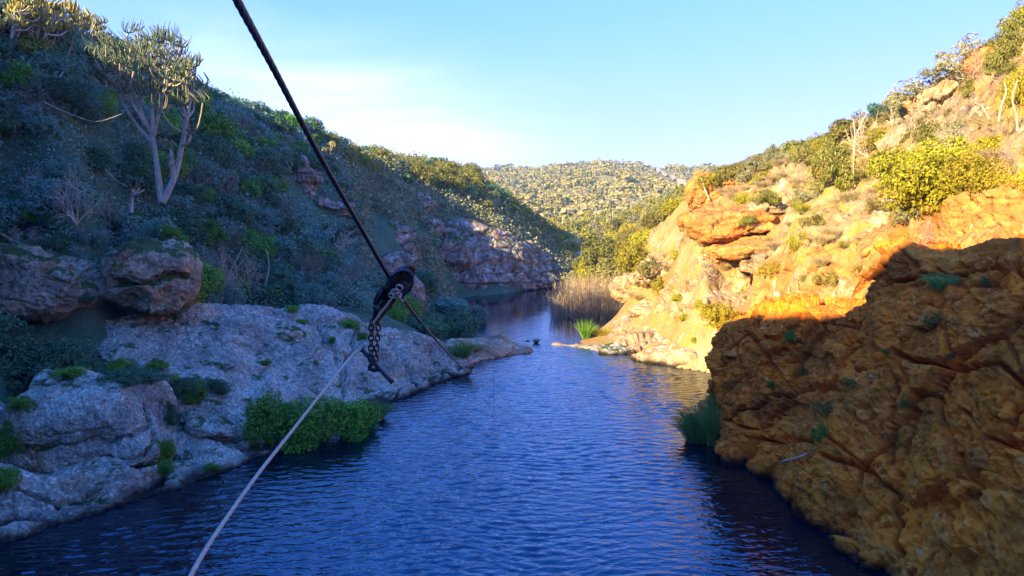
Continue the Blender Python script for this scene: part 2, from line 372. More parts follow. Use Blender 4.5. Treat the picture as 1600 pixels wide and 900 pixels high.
# valley and far hills
tp((890, 425, 72), (905, 400, 90), (930, 410, 75), (960, 410, 60), (990, 380, 75), (1040, 350, 75), (900, 372, 125), (960, 350, 125), (1040, 330, 125), (1000, 322, 180), (820, 345, 160), (870, 330, 200), (810, 305, 250),
   (770, 285, 320), (755, 268, 420), (860, 268, 380), (920, 262, 390), (960, 260, 400), (1010, 262, 400), (1080, 268, 420), (1000, 285, 280), (930, 300, 250), (1080, 300, 230), (1050, 280, 330), (1150, 268, 420), (650, 268, 420))
for th in range(0, 360, 30):
    r = 1500; zz = 20
    tw((r * math.sin(math.radians(th)), r * math.cos(math.radians(th)), zz))
    if 60 <= th <= 300: tw((300 * math.sin(math.radians(th)), 300 * math.cos(math.radians(th)), 24))
TP = np.array(TP)
def warp(x, y):
    r = np.sqrt(x * x + y * y) + 1e-6; s = np.log1p(r / 8.0) / r
    return np.stack([x * s, y * s], -1)
def _phi(d2): return 0.5 * d2 * np.log(d2 + 1e-12)
_W = warp(TP[:, 0], TP[:, 1]); _n = len(TP)
_A = np.zeros((_n + 3, _n + 3))
_A[:_n, :_n] = _phi(((_W[:, None] - _W[None]) ** 2).sum(-1)) + np.eye(_n) * 4e-4
_A[:_n, _n] = 1; _A[:_n, _n + 1:] = _W; _A[_n, :_n] = 1; _A[_n + 1:, :_n] = _W.T
_rhs = np.concatenate([TP[:, 2], [0, 0, 0]])
_sol = np.linalg.solve(_A, _rhs)
def Hs(x, y):
    x = np.atleast_1d(np.asarray(x, float)).ravel(); y = np.atleast_1d(np.asarray(y, float)).ravel()
    out = np.empty(len(x))
    for i in range(0, len(x), 20000):
        q = warp(x[i:i + 20000], y[i:i + 20000])
        d2 = ((q[:, None] - _W[None]) ** 2).sum(-1)
        out[i:i + 20000] = _phi(d2) @ _sol[:_n] + _sol[_n] + q @ _sol[_n + 1:]
    return out
def H(x, y):
    """height of the ground with its lumps and ledges"""
    x = np.atleast_1d(np.asarray(x, float)).ravel(); y = np.atleast_1d(np.asarray(y, float)).ravel()
    z = Hs(x, y); r = np.sqrt(x * x + y * y)
    p = np.stack([x, y, z * 0.7], -1)
    land = np.clip((z + 0.1) / 1.5, 0, 1)
    a = np.clip(r / 60, 0.25, 6)
    wf = np.clip((r - 60) / 80, 0, 1)
    z = z + land * ((1 - wf) * a.clip(0, 1) * 0.5 * fbm(p / 2.6, 4, 1, 0.52) + wf * 1.6 * fbm(p / 16.0, 5, 2, 0.5))
    right = np.clip((x - 6) / 3, 0, 1) * np.clip((70 - y) / 20, 0, 1)
    o_, e, idn = facets(p * np.array([0.5, 0.5, 0.9]) + 0.25 * pn(p * 0.8, 5)[:, None], 3)
    z = z + land * right * ((idn - 0.5) * 0.4 + o_ * 0.34 - 0.2 * np.exp(-(e / 0.04) ** 2))
    o_, e, idn = facets(p * np.array([1.6, 1.6, 2.6]) + 0.3 * pn(p * 2, 8)[:, None], 9)
    z = z + land * right * ((idn - 0.5) * 0.16 + o_ * 0.26 - 0.06 * np.exp(-(e / 0.07) ** 2) + 0.12 * (0.6 - np.abs(fbm(p / 0.8, 4, 6))))
    return z

def build_terrain():
    th = np.concatenate([np.linspace(-180, -44, 90, endpoint=False), np.linspace(-44, 44, 560, endpoint=False), np.linspace(44, 180, 90)])
    r = np.concatenate([[0.0, 1.0, 2.5, 4.5], np.geomspace(6.5, 11, 14, endpoint=False), np.geomspace(11, 100, 350, endpoint=False), np.geomspace(100, 520, 90, endpoint=False), np.geomspace(520, 9000, 40)])
    T, R = np.meshgrid(np.radians(th), r, indexing='ij')
    X = R * np.sin(T); Y = R * np.cos(T)
    Z = H(X, Y).reshape(X.shape)
    far = R > 1400
    Z = np.where(far, Z * np.clip(1 - (R - 1400) / 4000, 0, 1), Z)
    V = np.stack([X, Y, Z], -1).reshape(-1, 3); Q = grid_quads(*X.shape)
    c = V[Q].mean(1)
    bed = (c[:, 2] < -0.02) & (np.hypot(c[:, 0], c[:, 1]) < 75)
    rr = np.hypot(c[:, 0], c[:, 1])
    far = ~bed & (rr > 98)
    riv = 1.5 + np.clip((c[:, 1] - 45) / 20, 0, 1) * 3.5
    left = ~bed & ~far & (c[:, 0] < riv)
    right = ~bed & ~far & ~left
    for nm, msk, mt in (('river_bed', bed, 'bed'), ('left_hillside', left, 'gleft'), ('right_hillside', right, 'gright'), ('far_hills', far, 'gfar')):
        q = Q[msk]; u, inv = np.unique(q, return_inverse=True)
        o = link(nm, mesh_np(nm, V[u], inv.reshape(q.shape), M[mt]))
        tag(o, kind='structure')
build_terrain()

def hit(px, py, dmin=9.0, dmax=900.0):
    """distance (world Y) where the line of sight through a photograph pixel meets the ground"""
    d = np.geomspace(dmin, dmax, 420); q = P(px, py, 1.0) - np.array([0, 0, CAMZ])
    X = q[0] * d; Z = CAMZ + q[2] * d
    u = Z < np.maximum(H(X, d), 0)
    if not u.any(): return None
    i = int(np.argmax(u)); return float(d[i])
# ------------------------------------------------------------------ water
def water():
    m, nt = newmat('dark_river_water'); b = NB(nt); co = b.n('ShaderNodeNewGeometry').outputs['Position']
    mp = b.n('ShaderNodeMapping', {'Vector': co, 'Rotation': (0, 0, -0.15), 'Scale': (0.55, 1.25, 1)}).outputs[0]
    n1 = b.noise(mp, 3.4, 3, 0.5, 0.6)
    n2 = b.noise(b.n('ShaderNodeMapping', {'Vector': co, 'Rotation': (0, 0, 0.3), 'Scale': (0.7, 1.3, 1)}).outputs[0], 9.0, 2, 0.5, 0.3)
    calm = b.ramp(b.noise(co, 0.12, 3, 0.5), [(0.35, 0.55), (0.65, 1.0)])
    h = b.math('MULTIPLY', b.math('ADD', n1, b.math('MULTIPLY', n2, 0.28)), calm)
    yy = b.n('ShaderNodeSeparateXYZ', {0: co}).outputs[1]
    st = b.ramp(b.math('DIVIDE', yy, 100), [(0.2, 1.0), (0.42, 0.35), (0.5, 0.12)])
    bp = b.n('ShaderNodeBump', {'Height': h, 'Strength': b.math('MULTIPLY', st, 0.9), 'Distance': 0.05})
    pr = b.n('ShaderNodeBsdfPrincipled', {'Base Color': (0.0012, 0.004, 0.012, 1), 'Roughness': 0.03, 'IOR': 2.0, 'Specular Tint': (0.10, 0.58, 1.0, 1), 'Normal': bp.outputs[0], 'Specular IOR Level': 0.5})
    b.out(pr.outputs[0])
    ys = np.concatenate([np.linspace(-45, 8, 20, endpoint=False), np.geomspace(8, 64, 600)])
    th = np.concatenate([np.linspace(-1, -0.84, 12, endpoint=False), np.linspace(-0.84, 0.66, 520), np.linspace(0.68, 1, 12)])
    T, Y = np.meshgrid(th, ys, indexing='ij')
    X = np.clip(T * np.maximum(np.abs(Y), 6), -24, 18)
    edge = np.where(np.abs(T) > 0.99, np.sign(T) * np.where(T < 0, 24, 18), X); X = edge
    rng = np.random.default_rng(9); p = np.stack([X.ravel(), Y.ravel(), 0 * X.ravel()], -1)
    warpx = 0.35 * pn(p * 0.45, 1); warpy = 0.35 * pn(p * 0.45, 2)
    z = np.zeros(len(p)); gust = 0.75 + 0.6 * pn(p * np.array([0.16, 0.10, 1]), 3) + 0.35 * pn(p * 0.5, 8)
    for i in range(34):
        L = 0.10 * (3.6 ** (i / 33)); an = 1.75 + rng.normal() * 0.42; k = 2 * PI / L
        env = np.clip(0.5 + 1.3 * pn(p / (L * 5) + i * 3.1, 4), 0, 1.5)
        z += env * L * 0.0135 * np.sin(k * ((p[:, 0] + warpx) * math.cos(an) + (p[:, 1] + warpy) * math.sin(an)) + rng.random() * 6.28)
    fade = np.clip((p[:, 1] - 6) / 3, 0, 1) * (1 - 0.72 * np.clip((p[:, 1] - 34) / 14, 0, 1)) * np.clip(gust, 0.15, 1.5)
    shl = p[:, 0] - (-9.5 + (p[:, 1] - 13.6) * 0.517); shr = 5.3 + (18.8 - p[:, 1]) * 0.134 - p[:, 0]
    fade *= (0.30 + 0.70 * np.clip(shl / 4.0, 0, 1)) * np.where(p[:, 1] < 21, 0.35 + 0.65 * np.clip(shr / 2.2, 0, 1), 1.0)      # calm in the lee of the banks
    V = np.stack([X.ravel(), Y.ravel(), z * fade * 1.0], -1)
    o = link('river_water', mesh_np('river_water', V, grid_quads(*X.shape), m))
    tag(o, kind='structure')
water()

# ------------------------------------------------------------------ rock surfaces
def displace(G, style, seed, amt=1.0, cracks=None, size=1.0):
    n = normals(G); s = G.shape[:2]; p = G.reshape(-1, 3)
    d = np.zeros(len(p))
    if style == 'conglom':        # rounded boulder of cemented pebbles
        d += 0.22 * size * fbm(p / (1.5 * size), 4, seed, 0.5)
        q = p + 0.15 * np.stack([pn(p * 2, 1), pn(p * 2, 2), pn(p * 2, 3)], -1)
        f1, f2, idn = vor(q / 0.22, seed)
        d += 0.045 * (np.clip(0.75 - f1, 0, 1)) * (0.4 + idn) - 0.01
        r = np.abs(pn(p * np.array([0.5, 0.5, 1.6]) / size, seed + 9))
        d -= 0.16 * size * np.exp(-(r / 0.035) ** 2) * np.clip(pn(p * 0.6, seed + 4) * 2 + 0.4, 0, 1)
        d += 0.03 * fbm(p * 5, 3, seed + 2)
    elif style == 'cliff':        # broken blocks with shadowed joints
        q = p + 0.10 * np.stack([pn(p * 0.9, 1), pn(p * 0.9, 2), pn(p * 0.9, 3)], -1)
        o_, e, idn = facets(q / (np.array([1.3, 1.3, 2.1]) * size), seed)
        msk = np.clip(pn(p * 0.35, seed + 6) * 2.2 + 0.75, 0.12, 1)
        d += ((idn - 0.5) * 0.48 + o_ * 0.26 - 0.24 * np.exp(-(e / 0.028) ** 2) * msk) * size
        q = p + 0.12 * np.stack([pn(p * 2.2, 4), pn(p * 2.2, 5), pn(p * 2.2, 6)], -1)
        o_, e, idn = facets(q / (np.array([0.55, 0.55, 0.42]) * size), seed + 2)
        m2 = np.clip(pn(p * 0.8, seed + 8) * 2.5 + 0.55, 0.1, 1)
        d += m2 * ((idn - 0.5) * 0.20 + o_ * 0.18 - 0.06 * np.exp(-(e / 0.06) ** 2)) * size
        d += 0.07 * size * fbm(p / (1.3 * size), 5, seed + 3, 0.6)
        o_, e, idn = facets(p / 0.15, seed + 5); m3 = np.clip(pn(p * 0.7, seed + 12) * 2.5 + 0.6, 0.15, 1)
        d += m3 * (0.045 * np.clip(e, 0, 0.5) * (idn > 0.3) + 0.03 * o_)
        d += 0.045 * (1 - 2 * np.abs(fbm(p * 3.4, 5, seed + 7, 0.66)))
    elif style == 'strata':       # bedded outcrop
        z = p[:, 2] + 0.35 * fbm(p / 4, 3, seed) + 0.08 * p[:, 0]
        per = 0.75 * size; k = z / per + 0.3 * pn(p * 0.3, seed); fr = k - np.floor(k)
        st = _perm[(np.floor(k).astype(int)) & 255] / 255.0
        d += (st - 0.5) * 0.8 * size - 0.4 * size * np.exp(-((fr - 0.05) / 0.09) ** 2)
        q = p * np.array([1, 1, 0.5]) + 0.4 * pn(p, 3)[:, None]
        f1, f2, idn = vor(q / (1.5 * size), seed)
        d += (idn - 0.5) * 0.35 * size - 0.35 * size * np.exp(-((f2 - f1) / 0.05) ** 2)
        d += 0.28 * size * fbm(p / (1.6 * size), 5, seed + 3, 0.6)
    if cracks:
        px, py, _ = proj(p)
        for w_, dep, pts in cracks:
            pts = np.array(pts, float); best = np.full(len(p), 1e9)
            j = 7 * pn(np.stack([px * 0.035, py * 0.035, px * 0 + seed], -1), 2) + 4 * pn(np.stack([px * 0.13, py * 0.13, px * 0 + seed], -1), 6)
            X = np.stack([px + j, py + j * 0.8], -1)
            for a, c in zip(pts[:-1], pts[1:]):
                ab = c - a; t = np.clip(((X - a) @ ab) / (ab @ ab), 0, 1)
                best = np.minimum(best, np.hypot(*(X - a - t[:, None] * ab).T))
            d -= dep * np.exp(-(best / w_) ** 2)
    G2 = G + n * (d * amt).reshape(s)[..., None]
    return G2

def to_obj(name, G, mat, parent=None, wrap=False, flip=True):
    V = G.reshape(-1, 3)
    base = np.array([(V[:, 0].min() + V[:, 0].max()) / 2, (V[:, 1].min() + V[:, 1].max()) / 2, V[:, 2].min()])
    Q = grid_quads(G.shape[0], G.shape[1], wrap)
    if flip: Q = Q[:, ::-1]
    me = mesh_np(name, V - base, Q, mat)
    return link(name, me, parent, base)

def patch(name, rows, mat, nu, nv, style, seed=0, amt=1.0, back=(0, 1.6, -1.6), foot=(0, 0.4, -1.0), cracks=None, size=1.0, ends=True):
    """rows from the crest (first) to the foot (last), each a list of points left to right; edges tuck into the ground"""
    C = [[np.array(q) if isinstance(q, np.ndarray) else (P(*q) if len(q) == 3 else S(*q)) for q in r] for r in rows]
    C = np.array(C)
    C = np.concatenate([[C[0] + np.array(back)], C, [C[-1] + np.array(foot)]])
    if ends:
        l = C[:, :1] + np.array([-0.5, 0.7, -0.6]); r = C[:, -1:] + np.array([0.4, 0.8, -0.6])
        C = np.concatenate([l, C, r], 1)
    G = catmull(C, nv); G = catmull(G.transpose(1, 0, 2), nu)       # (nu, nv, 3)
    G = displace(G, style, seed, amt, cracks, size)
    return to_obj(name, G, mat)

def rock(name, c, dims, mat, seed=0, rot=(0, 0, 0), style='conglom', amt=1.0, n=90, sq=3.0, size=1.0, taper=0.0, cracks=None):
    """boulder: squared ellipsoid, then weathered"""
    u = np.linspace(0, 2 * PI, 2 * n, endpoint=False); v = np.linspace(0.001, PI - 0.001, n)
    U, Vv = np.meshgrid(u, v, indexing='ij')
    D = np.stack([np.cos(U) * np.sin(Vv), np.sin(U) * np.sin(Vv), np.cos(Vv)], -1)
    k = (np.abs(D) ** sq).sum(-1) ** (-1 / sq)
    G = D * k[..., None]
    flat = G.reshape(-1, 3)
    w = 1 + 0.16 * pn(flat * 1.1, seed + 30) + 0.08 * pn(flat * 2.3, seed + 33)
    G = G * w.reshape(k.shape)[..., None]
    G[..., 0] *= 1 - taper * G[..., 2]
    G = G * (np.array(dims) / 2)
    R = np.array(Matrix.Rotation(rot[2], 3, 'Z') @ Matrix.Rotation(rot[1], 3, 'Y') @ Matrix.Rotation(rot[0], 3, 'X'))
    G = G @ R.T + np.array(c)
    Ge = np.concatenate([G[-1:], G, G[:1]], 0)
    N = displace(Ge, style, seed, amt, cracks, size)[1:-1]
    return to_obj(name, N, mat, wrap=True)
def px_rock(name, px, py, d, wpx, hpx, mat, depth=None, **k):
    if d > 26 and py < 480:
        d = (hit(px, min(py + hpx * 0.25, 470)) or d) + 0.1 * wpx * d / F
    s = d / F
    dims = (wpx * s, depth or 0.8 * wpx * s, hpx * s)
    return rock(name, P(px, py, d), dims, mat, **k)

# the big orange cliff on the right
cl = [
 [(1128, 498, 22.5), (1131, 500, 19.6), (1180, 492, 18.8), (1255, 478, 18.2), (1335, 474, 17.0), (1392, 398, 15.6), (1490, 392, 14.2), (1620, 388, 12.9)],
 [(1126, 545, 22.5), (1126, 545, 19.1), (1180, 545, 18.0), (1250, 530, 17.3), (1325, 520, 16.2), (1388, 470, 15.0), (1490, 460, 13.4), (1620, 450, 12.0)],
 [(1122, 600, 22), (1122, 600, 18.9), (1175, 600, 17.6), (1245, 590, 16.8), (1315, 580, 15.8), (1385, 545, 14.5), (1490, 545, 12.9), (1620, 540, 11.6)],
 [(1124, 650, 21.5), (1124, 652, 18.7), (1175, 650, 17.3), (1238, 650, 16.2), (1300, 650, 14.7), (1385, 640, 13.7), (1490, 650, 12.3), (1620, 650, 11.0)],
 [(1124, 680, 21), (1124, 682, 18.6), (1175, 700, 17.0), (1232, 730, 15.3), (1298, 750, 13.8), (1388, 770, 12.9), (1490, 780, 11.6), (1620, 800, 10.3)],
 [S(1124, 702) + np.array([0, 2.5, 0]), S(1124, 705), S(1175, 742), S(1230, 782), S(1300, 835), S(1388, 902), S(1490, 975), S(1640, 1060)],
]
_ext = [((11.0, 8.0, 5.0), (12.0, 2.5, 5.2), (12.5, -5, 5.2)), ((10.8, 7.8, 4.2), (11.8, 2.3, 4.3), (12.3, -5, 4.3)), ((10.6, 7.6, 3.2), (11.6, 2.1, 3.2), (12.1, -5, 3.2)), ((10.4, 7.4, 2.1), (11.4, 1.9, 2.1), (11.9, -5, 2.1)), ((10.2, 7.2, 1.0), (11.2, 1.7, 1.0), (11.7, -5, 1.0)), ((10.0, 7.0, 0.0), (11.0, 1.5, 0.0), (11.5, -5, 0.0))]
for _r, _e in zip(cl, _ext): _r.extend(np.array(q, float) for q in _e)       # the face carries on past the frame
ck = [(2.62, 0.50, [(1140, 655), (1190, 625), (1250, 605), (1330, 600), (1375, 575)]),
      (3.00, 0.55, [(1395, 550), (1440, 570), (1500, 575), (1560, 565), (1600, 600)]),
      (3.00, 0.50, [(1385, 720), (1400, 640), (1410, 600)]), (4.50, 0.66, [(1425, 640), (1412, 740), (1400, 860)]),
      (2.25, 0.33, [(1300, 720), (1360, 735), (1400, 770)]), (3.00, 0.44, [(1180, 690), (1235, 680), (1290, 690)]),
      (2.25, 0.39, [(1135, 655), (1180, 672), (1215, 640)]), (3.75, 0.55, [(1285, 640), (1280, 700), (1235, 720)]),
      (2.62, 0.39, [(1400, 440), (1470, 435), (1540, 430), (1600, 428)]), (2.25, 0.28, [(1500, 640), (1530, 680), (1600, 700)]),
      (2.25, 0.33, [(1480, 780), (1510, 720), (1500, 660)]), (2.25, 0.33, [(1200, 560), (1260, 540), (1300, 500)])]
o = patch('cliff', cl, M['ochre'], 700, 440, 'cliff', 4, 1.0, back=(2.0, 3.0, -0.5), foot=(0, 0.1, -1.2), cracks=ck, ends=False)
tag(o, kind='structure')

def slab(label, cat, *a, group=None, name='rock', **k):
    o = patch(name, *a, **k); tag(o, label, cat, group); return o
# ---- left bank, near
slab('long grey lichen-covered slab sloping into the water beneath the pulley and chain', 'rock',
 [[(140, 505, 21.4), (200, 487, 22.2), (290, 473, 23.5), (350, 480, 24.5), (420, 484, 25.5), (500, 479, 26.5), (560, 497, 27), (610, 513, 27.5), (660, 522, 28), (705, 545, 28.5), (738, 572, 28.6)],
  [(142, 528, 20.6), (210, 512, 21.3), (290, 498, 22.5), (350, 500, 23.4), (420, 503, 24.4), (500, 500, 25.4), (560, 514, 26), (610, 528, 26.6), (657, 538, 27.2), (702, 556, 28.0), (736, 576, 28.4)],
  [(150, 548, 20.1), (220, 540, 20.6), (298, 530, 21.7), (358, 532, 22.5), (423, 534, 23.3), (500, 532, 24.2), (557, 545, 24.8), (606, 552, 25.5), (652, 560, 26.3), (697, 572, 27.3), (732, 580, 28.1)],
  [(165, 570, 19.7), (230, 570, 20.0), (305, 570, 20.8), (365, 580, 21.4), (425, 585, 22.1), (505, 590, 22.8), (555, 595, 23.5), (605, 595, 24.2), (650, 590, 25.3), (695, 583, 26.6), (728, 583, 27.9)],
  [(180, 590, 19.5), (240, 600, 19.6), (310, 618, 19.7), (370, 645, 19.7), (430, 655, 20), S(515, 650), S(565, 642), S(605, 632), S(650, 613), S(697, 595), S(727, 584)]],
 M['lichen'], 620, 260, 'conglom', seed=2, size=1.15,
 cracks=[(3, 0.25, [(500, 505), (525, 540), (535, 600)]), (3, 0.3, [(615, 530), (625, 560), (650, 600)]), (2.5, 0.2, [(560, 520), (545, 560), (540, 620)]), (2.5, 0.2, [(675, 545), (690, 590)]), (2.5, 0.15, [(410, 490), (500, 500), (560, 515)])])
tag(px_rock('boulder', 146, 664, 17.0, 226, 158, M['lichen'], depth=2.7, seed=5, rot=(0.02, 0.02, 0.12), sq=3.6, n=150, size=1.0, taper=0.10,
    cracks=[(3, 0.18, [(40, 700), (120, 695), (200, 690), (240, 650)]), (3, 0.25, [(232, 630), (240, 680), (225, 720)])]),
    'massive blocky grey boulder low on the left bank, ochre stain on its right side', 'boulder')
tag(px_rock('boulder', 148, 732, 15.8, 165, 26, M['lichen'], depth=0.9, seed=15, rot=(0.0, -0.16, 0.05), sq=2.6, n=80, size=0.7),
    'narrow tilted ledge of rock jutting out under the blocky boulder', 'rock')
slab('low pitted shelf of rock at the waterline below the blocky boulder', 'rock',
 [[(-80, 725, 14.6), (20, 738, 14.6), (80, 742, 14.8), (150, 740, 15.1), (215, 736, 15.6), (262, 726, 16.2)],
  [(-80, 775, 13.9), (15, 775, 14.0), (75, 772, 14.3), (150, 760, 14.8), (220, 752, 15.4), (266, 745, 16.1)],
  [(-80, 830, 13.3), (5, 812, 13.7), (72, 802, 13.95), (150, 785, 14.5), (225, 768, 15.3), (268, 755, 16.05)],
  [S(-80, 868), S(0, 845), S(70, 828), S(150, 804), S(225, 779), S(272, 762)]], M['lichen'], 260, 150, 'conglom', seed=8, size=0.8, foot=(0, -0.1, -1.0),
 cracks=[(3, 0.2, [(30, 770), (90, 790), (160, 770)])])
slab('lumpy pale rock between the blocky boulder and the green bush', 'rock',
 [[(268, 655, 18.2), (282, 625, 18.7), (302, 615, 19.2), (340, 625, 19.4), (380, 655, 19.3), (412, 680, 19.0), (442, 693, 18.9)],
  [(270, 692, 17.5), (288, 658, 18.1), (315, 650, 18.5), (350, 662, 18.5), (383, 676, 18.5), (415, 690, 18.5), (443, 698, 18.8)],
  [(262, 725, 16.8), (290, 705, 17.1), (320, 692, 17.5), (352, 695, 17.8), (388, 697, 18.1), (417, 700, 18.3), (446, 702, 18.7)],
  [S(262, 764), S(290, 757), S(325, 748), S(368, 728), S(400, 714), S(425, 709), S(447, 704)]], M['lichen'], 240, 200, 'conglom', seed=12, size=0.75, foot=(0, -0.1, -1.0),
 cracks=[(3, 0.3, [(275, 665), (320, 672), (350, 690), (380, 680)]), (2.5, 0.22, [(270, 710), (310, 705), (345, 712)])])
tag(px_rock('boulder', 298, 652, 18.1, 46, 30, M['lichen'], seed=21, n=50, size=0.5, sq=2.3), 'small rounded blue-grey knob on top of the lumpy pale rock', 'boulder')
tag(px_rock('boulder', 335, 668, 18.1, 78, 30, M['lichen'], seed=22, rot=(0, 0.2, 0), n=50, size=0.5, sq=2.3), 'long low knob lying to the right of the rounded one', 'boulder')
tag(px_rock('boulder', -8, 662, 16.6, 52, 62, M['lichen'], seed=23, n=50, size=0.5, sq=2.5), 'pale stone cut off by the left edge beside the blocky boulder', 'boulder')
tag(px_rock('boulder', 236, 432, 21.8, 128, 104, M['brownrock'], depth=2.6, seed=31, rot=(0.1, 0.10, 0.1), sq=2.8, n=130, size=1.0,
    cracks=[(4, 0.3, [(180, 445), (230, 440), (290, 430)])]), 'overhanging boulder with a rusty orange underside above the dark hollow', 'boulder')
tag(px_rock('boulder', 68, 440, 20.8, 172, 104, M['brownrock'], depth=2.6, seed=37, rot=(0.1, 0.28, 0.0), sq=2.6, n=130, size=1.0), 'long overhanging boulder at the left edge, half hidden by scrub', 'boulder')
slab('low brown tongue of rock reaching into the river where it narrows', 'rock',
 [[(700, 530, 31.3), (740, 528, 32.0), (770, 524, 32.4), (787, 519, 33.0), (800, 532, 33.0), (825, 544, 32.2)],
  [(700, 548, 30.0), (740, 543, 30.6), (770, 541, 31.0), (790, 537, 31.7), (805, 541, 32.0), (828, 546.5, 31.9)],
  [(700, 562, 29.3), (740, 556, 29.9), (770, 552, 30.5), (795, 548, 31.1), (810, 547, 31.7), (829, 548, 31.9)],
  [S(700, 574), S(740, 566), S(770, 560), S(797, 554.5), S(812, 552), S(830, 550)]], M['drytan'], 160, 80, 'conglom', seed=42, size=0.7, amt=0.6, back=(0, 1.0, -0.8), foot=(0, -0.1, -0.7))
tag(px_rock('boulder', 632, 462, 34.5, 62, 66, M['lichen_far'], seed=51, rot=(0, 0.1, 0), sq=2.6, n=70, size=0.9), 'cracked tan boulder just behind the pulley', 'boulder')
tag(px_rock('boulder', 604, 425, 39, 46, 52, M['lichen_far'], seed=52, rot=(0, 0.5, 0), sq=2.8, n=60, size=0.9), 'smaller tan rock leaning up-slope behind the pulley', 'boulder')
# ---- left bank, farther: bedded outcrops
slab('broad banded grey cliff outcrop low on the far left bank', 'outcrop',
 [[(690, 345, 60.0), (720, 340, 59.0), (760, 350, 59.0), (795, 365, 60.0), (830, 382, 62.0), (866, 402, 64.0)],
  [(692, 375, 57.5), (720, 372, 57.0), (760, 378, 57.5), (795, 388, 58.5), (830, 400, 60.0), (868, 412, 63.0)],
  [(690, 400, 55.5), (722, 402, 55.5), (760, 410, 56.0), (798, 418, 57.3), (832, 425, 59.0), (870, 428, 62.0)],
  [(690, 428, 53.5), (725, 433, 54.0), (760, 440, 55.0), (800, 443, 56.5), (835, 445, 58.0), (872, 444, 60.5)]], M['lichen_far'], 300, 190, 'strata', seed=3, size=1.0, amt=0.6, foot=(0, 0.3, -2.0))
slab('reddish stepped outcrop halfway up the left slope behind the cable', 'outcrop',
 [[(535, 322, 49.5), (560, 325, 49.5), (590, 328, 49.5), (615, 338, 49.5), (638, 352, 49.5)],
  [(538, 350, 47.5), (562, 350, 47.5), (590, 355, 47.5), (614, 362, 47.5), (640, 375, 47.5)],
  [(545, 378, 45.5), (565, 380, 45.5), (592, 385, 45.5), (614, 390, 45.9), (638, 398, 46.3)],
  [(560, 398, 44.0), (575, 400, 44.0), (595, 406, 44.1), (614, 408, 44.5), (632, 408, 45.0)]], M['lichen_far'], 140, 110, 'strata', seed=5, size=0.8, amt=0.7, foot=(0, 0.3, -1.5))
tag(px_rock('outcrop', 478, 288, 45, 50, 62, M['lichen_far'], seed=61, rot=(0, 0.4, 0), style='strata', sq=2.8, n=60, size=0.8), 'tall grey outcrop high on the shaded left slope', 'outcrop')
tag(px_rock('outcrop', 516, 326, 46, 72, 30, M['lichen_far'], seed=62, rot=(0, 0.15, 0), style='strata', sq=2.8, n=60, size=0.8), 'flat overhanging ledge with a dark gap, left of the cable', 'outcrop')
tag(px_rock('outcrop', 655, 318, 58, 50, 34, M['lichen_far'], seed=63, rot=(0, 0.45, 0), style='strata', sq=2.8, n=50, size=0.9), 'slanting pinkish slab near the top of the shaded left slope', 'outcrop')
tag(px_rock('outcrop', 705, 408, 52.5, 52, 50, M['lichen_far'], seed=64, rot=(0, 0.3, 0), style='strata', sq=2.8, n=50, size=0.9), 'pale lichened outcrop at the left end of the banded cliff', 'outcrop')
tag(px_rock('outcrop', 672, 352, 55, 50, 30, M['lichen_far'], seed=65, rot=(0, 0.4, 0), style='strata', sq=2.8, n=50, size=0.9), 'small broken outcrop above and left of the banded cliff', 'outcrop')
slab('flat pale rock shelf along the waterline of the far pool', 'rock',
 [[(712, 442, 55), (740, 440, 56), (775, 444, 57), (810, 446, 58.5), (850, 443, 60.5), (890, 440, 62.5)],
  [(712, 452, 53.8), (740, 450, 54.8), (775, 451, 56), (810, 451, 57.4), (850, 447, 59.6), (892, 443.5, 61.5)],
  [S(712, 463), S(740, 461), S(775, 457.5), S(810, 455.5), S(850, 451.5), S(893, 447.5)]], M['lichen_far'], 150, 50, 'strata', seed=9, size=0.5, amt=0.6, foot=(0, -0.1, -0.6))
# ---- right bank
R = M['sunrock']; O = M['orange']
slab('sunlit whaleback slab of pale rock running down into the river', 'rock',
 [[(928, 533, 36.5), (960, 505, 37), (1000, 488, 37), (1050, 480, 36.5), (1100, 480, 34.5), (1150, 482, 31.5)],
  [(930, 540, 34.8), (965, 518, 35), (1005, 505, 35), (1050, 500, 34), (1098, 503, 32.5), (1150, 510, 29.5)],
  [(934, 546, 33.3), (968, 533, 32.6), (1010, 525, 32), (1052, 522, 31.5), (1098, 527, 30.2), (1150, 535, 27.6)],
  [(945, 549, 32.5), (975, 547, 31.2), (1015, 546, 30), (1055, 546, 29.3), (1098, 550, 28.4), (1150, 556, 26.5)],
  [S(950, 552), S(980, 559), S(1018, 567), S(1058, 574), S(1098, 578), S(1150, 588)]], R, 300, 170, 'conglom', seed=14, size=1.1, foot=(0.2, 0.3, -0.9),
 cracks=[(2, 0.35, [(930, 545), (980, 532), (1040, 520), (1100, 512)]), (2, 0.35, [(960, 520), (1010, 497), (1060, 492), (1120, 500)]), (2, 0.25, [(1040, 522), (1070, 545), (1110, 540)]), (2.5, 0.3, [(985, 552), (1020, 535), (1050, 538)])])
tag(px_rock('boulder', 984, 452, 39.5, 56, 48, R, seed=71, sq=2.2, n=80, size=0.9), 'rounded pale boulder standing beside the reeds', 'boulder')
tag(px_rock('boulder', 1042, 487, 36.5, 130, 26, R, seed=72, rot=(0, 0.02, 0), sq=2.8, n=80, size=0.8), 'long flat pale slab above the whaleback', 'rock')
tag(px_rock('boulder', 1145, 345, 32.5, 150, 42, O, depth=4.0, amt=0.6, seed=73, rot=(0.1, -0.10, 0.0), sq=4.0, n=140, size=0.8, style='cliff'), 'overhanging orange ledge with a dark shadow line below it', 'rock')
tag(px_rock('boulder', 1172, 385, 30.5, 150, 26, O, depth=4.0, amt=0.5, seed=74, rot=(0, -0.16, 0.0), sq=2.4, n=130, size=0.8, style='cliff'), 'lower orange ledge tucked under the overhanging one', 'rock')
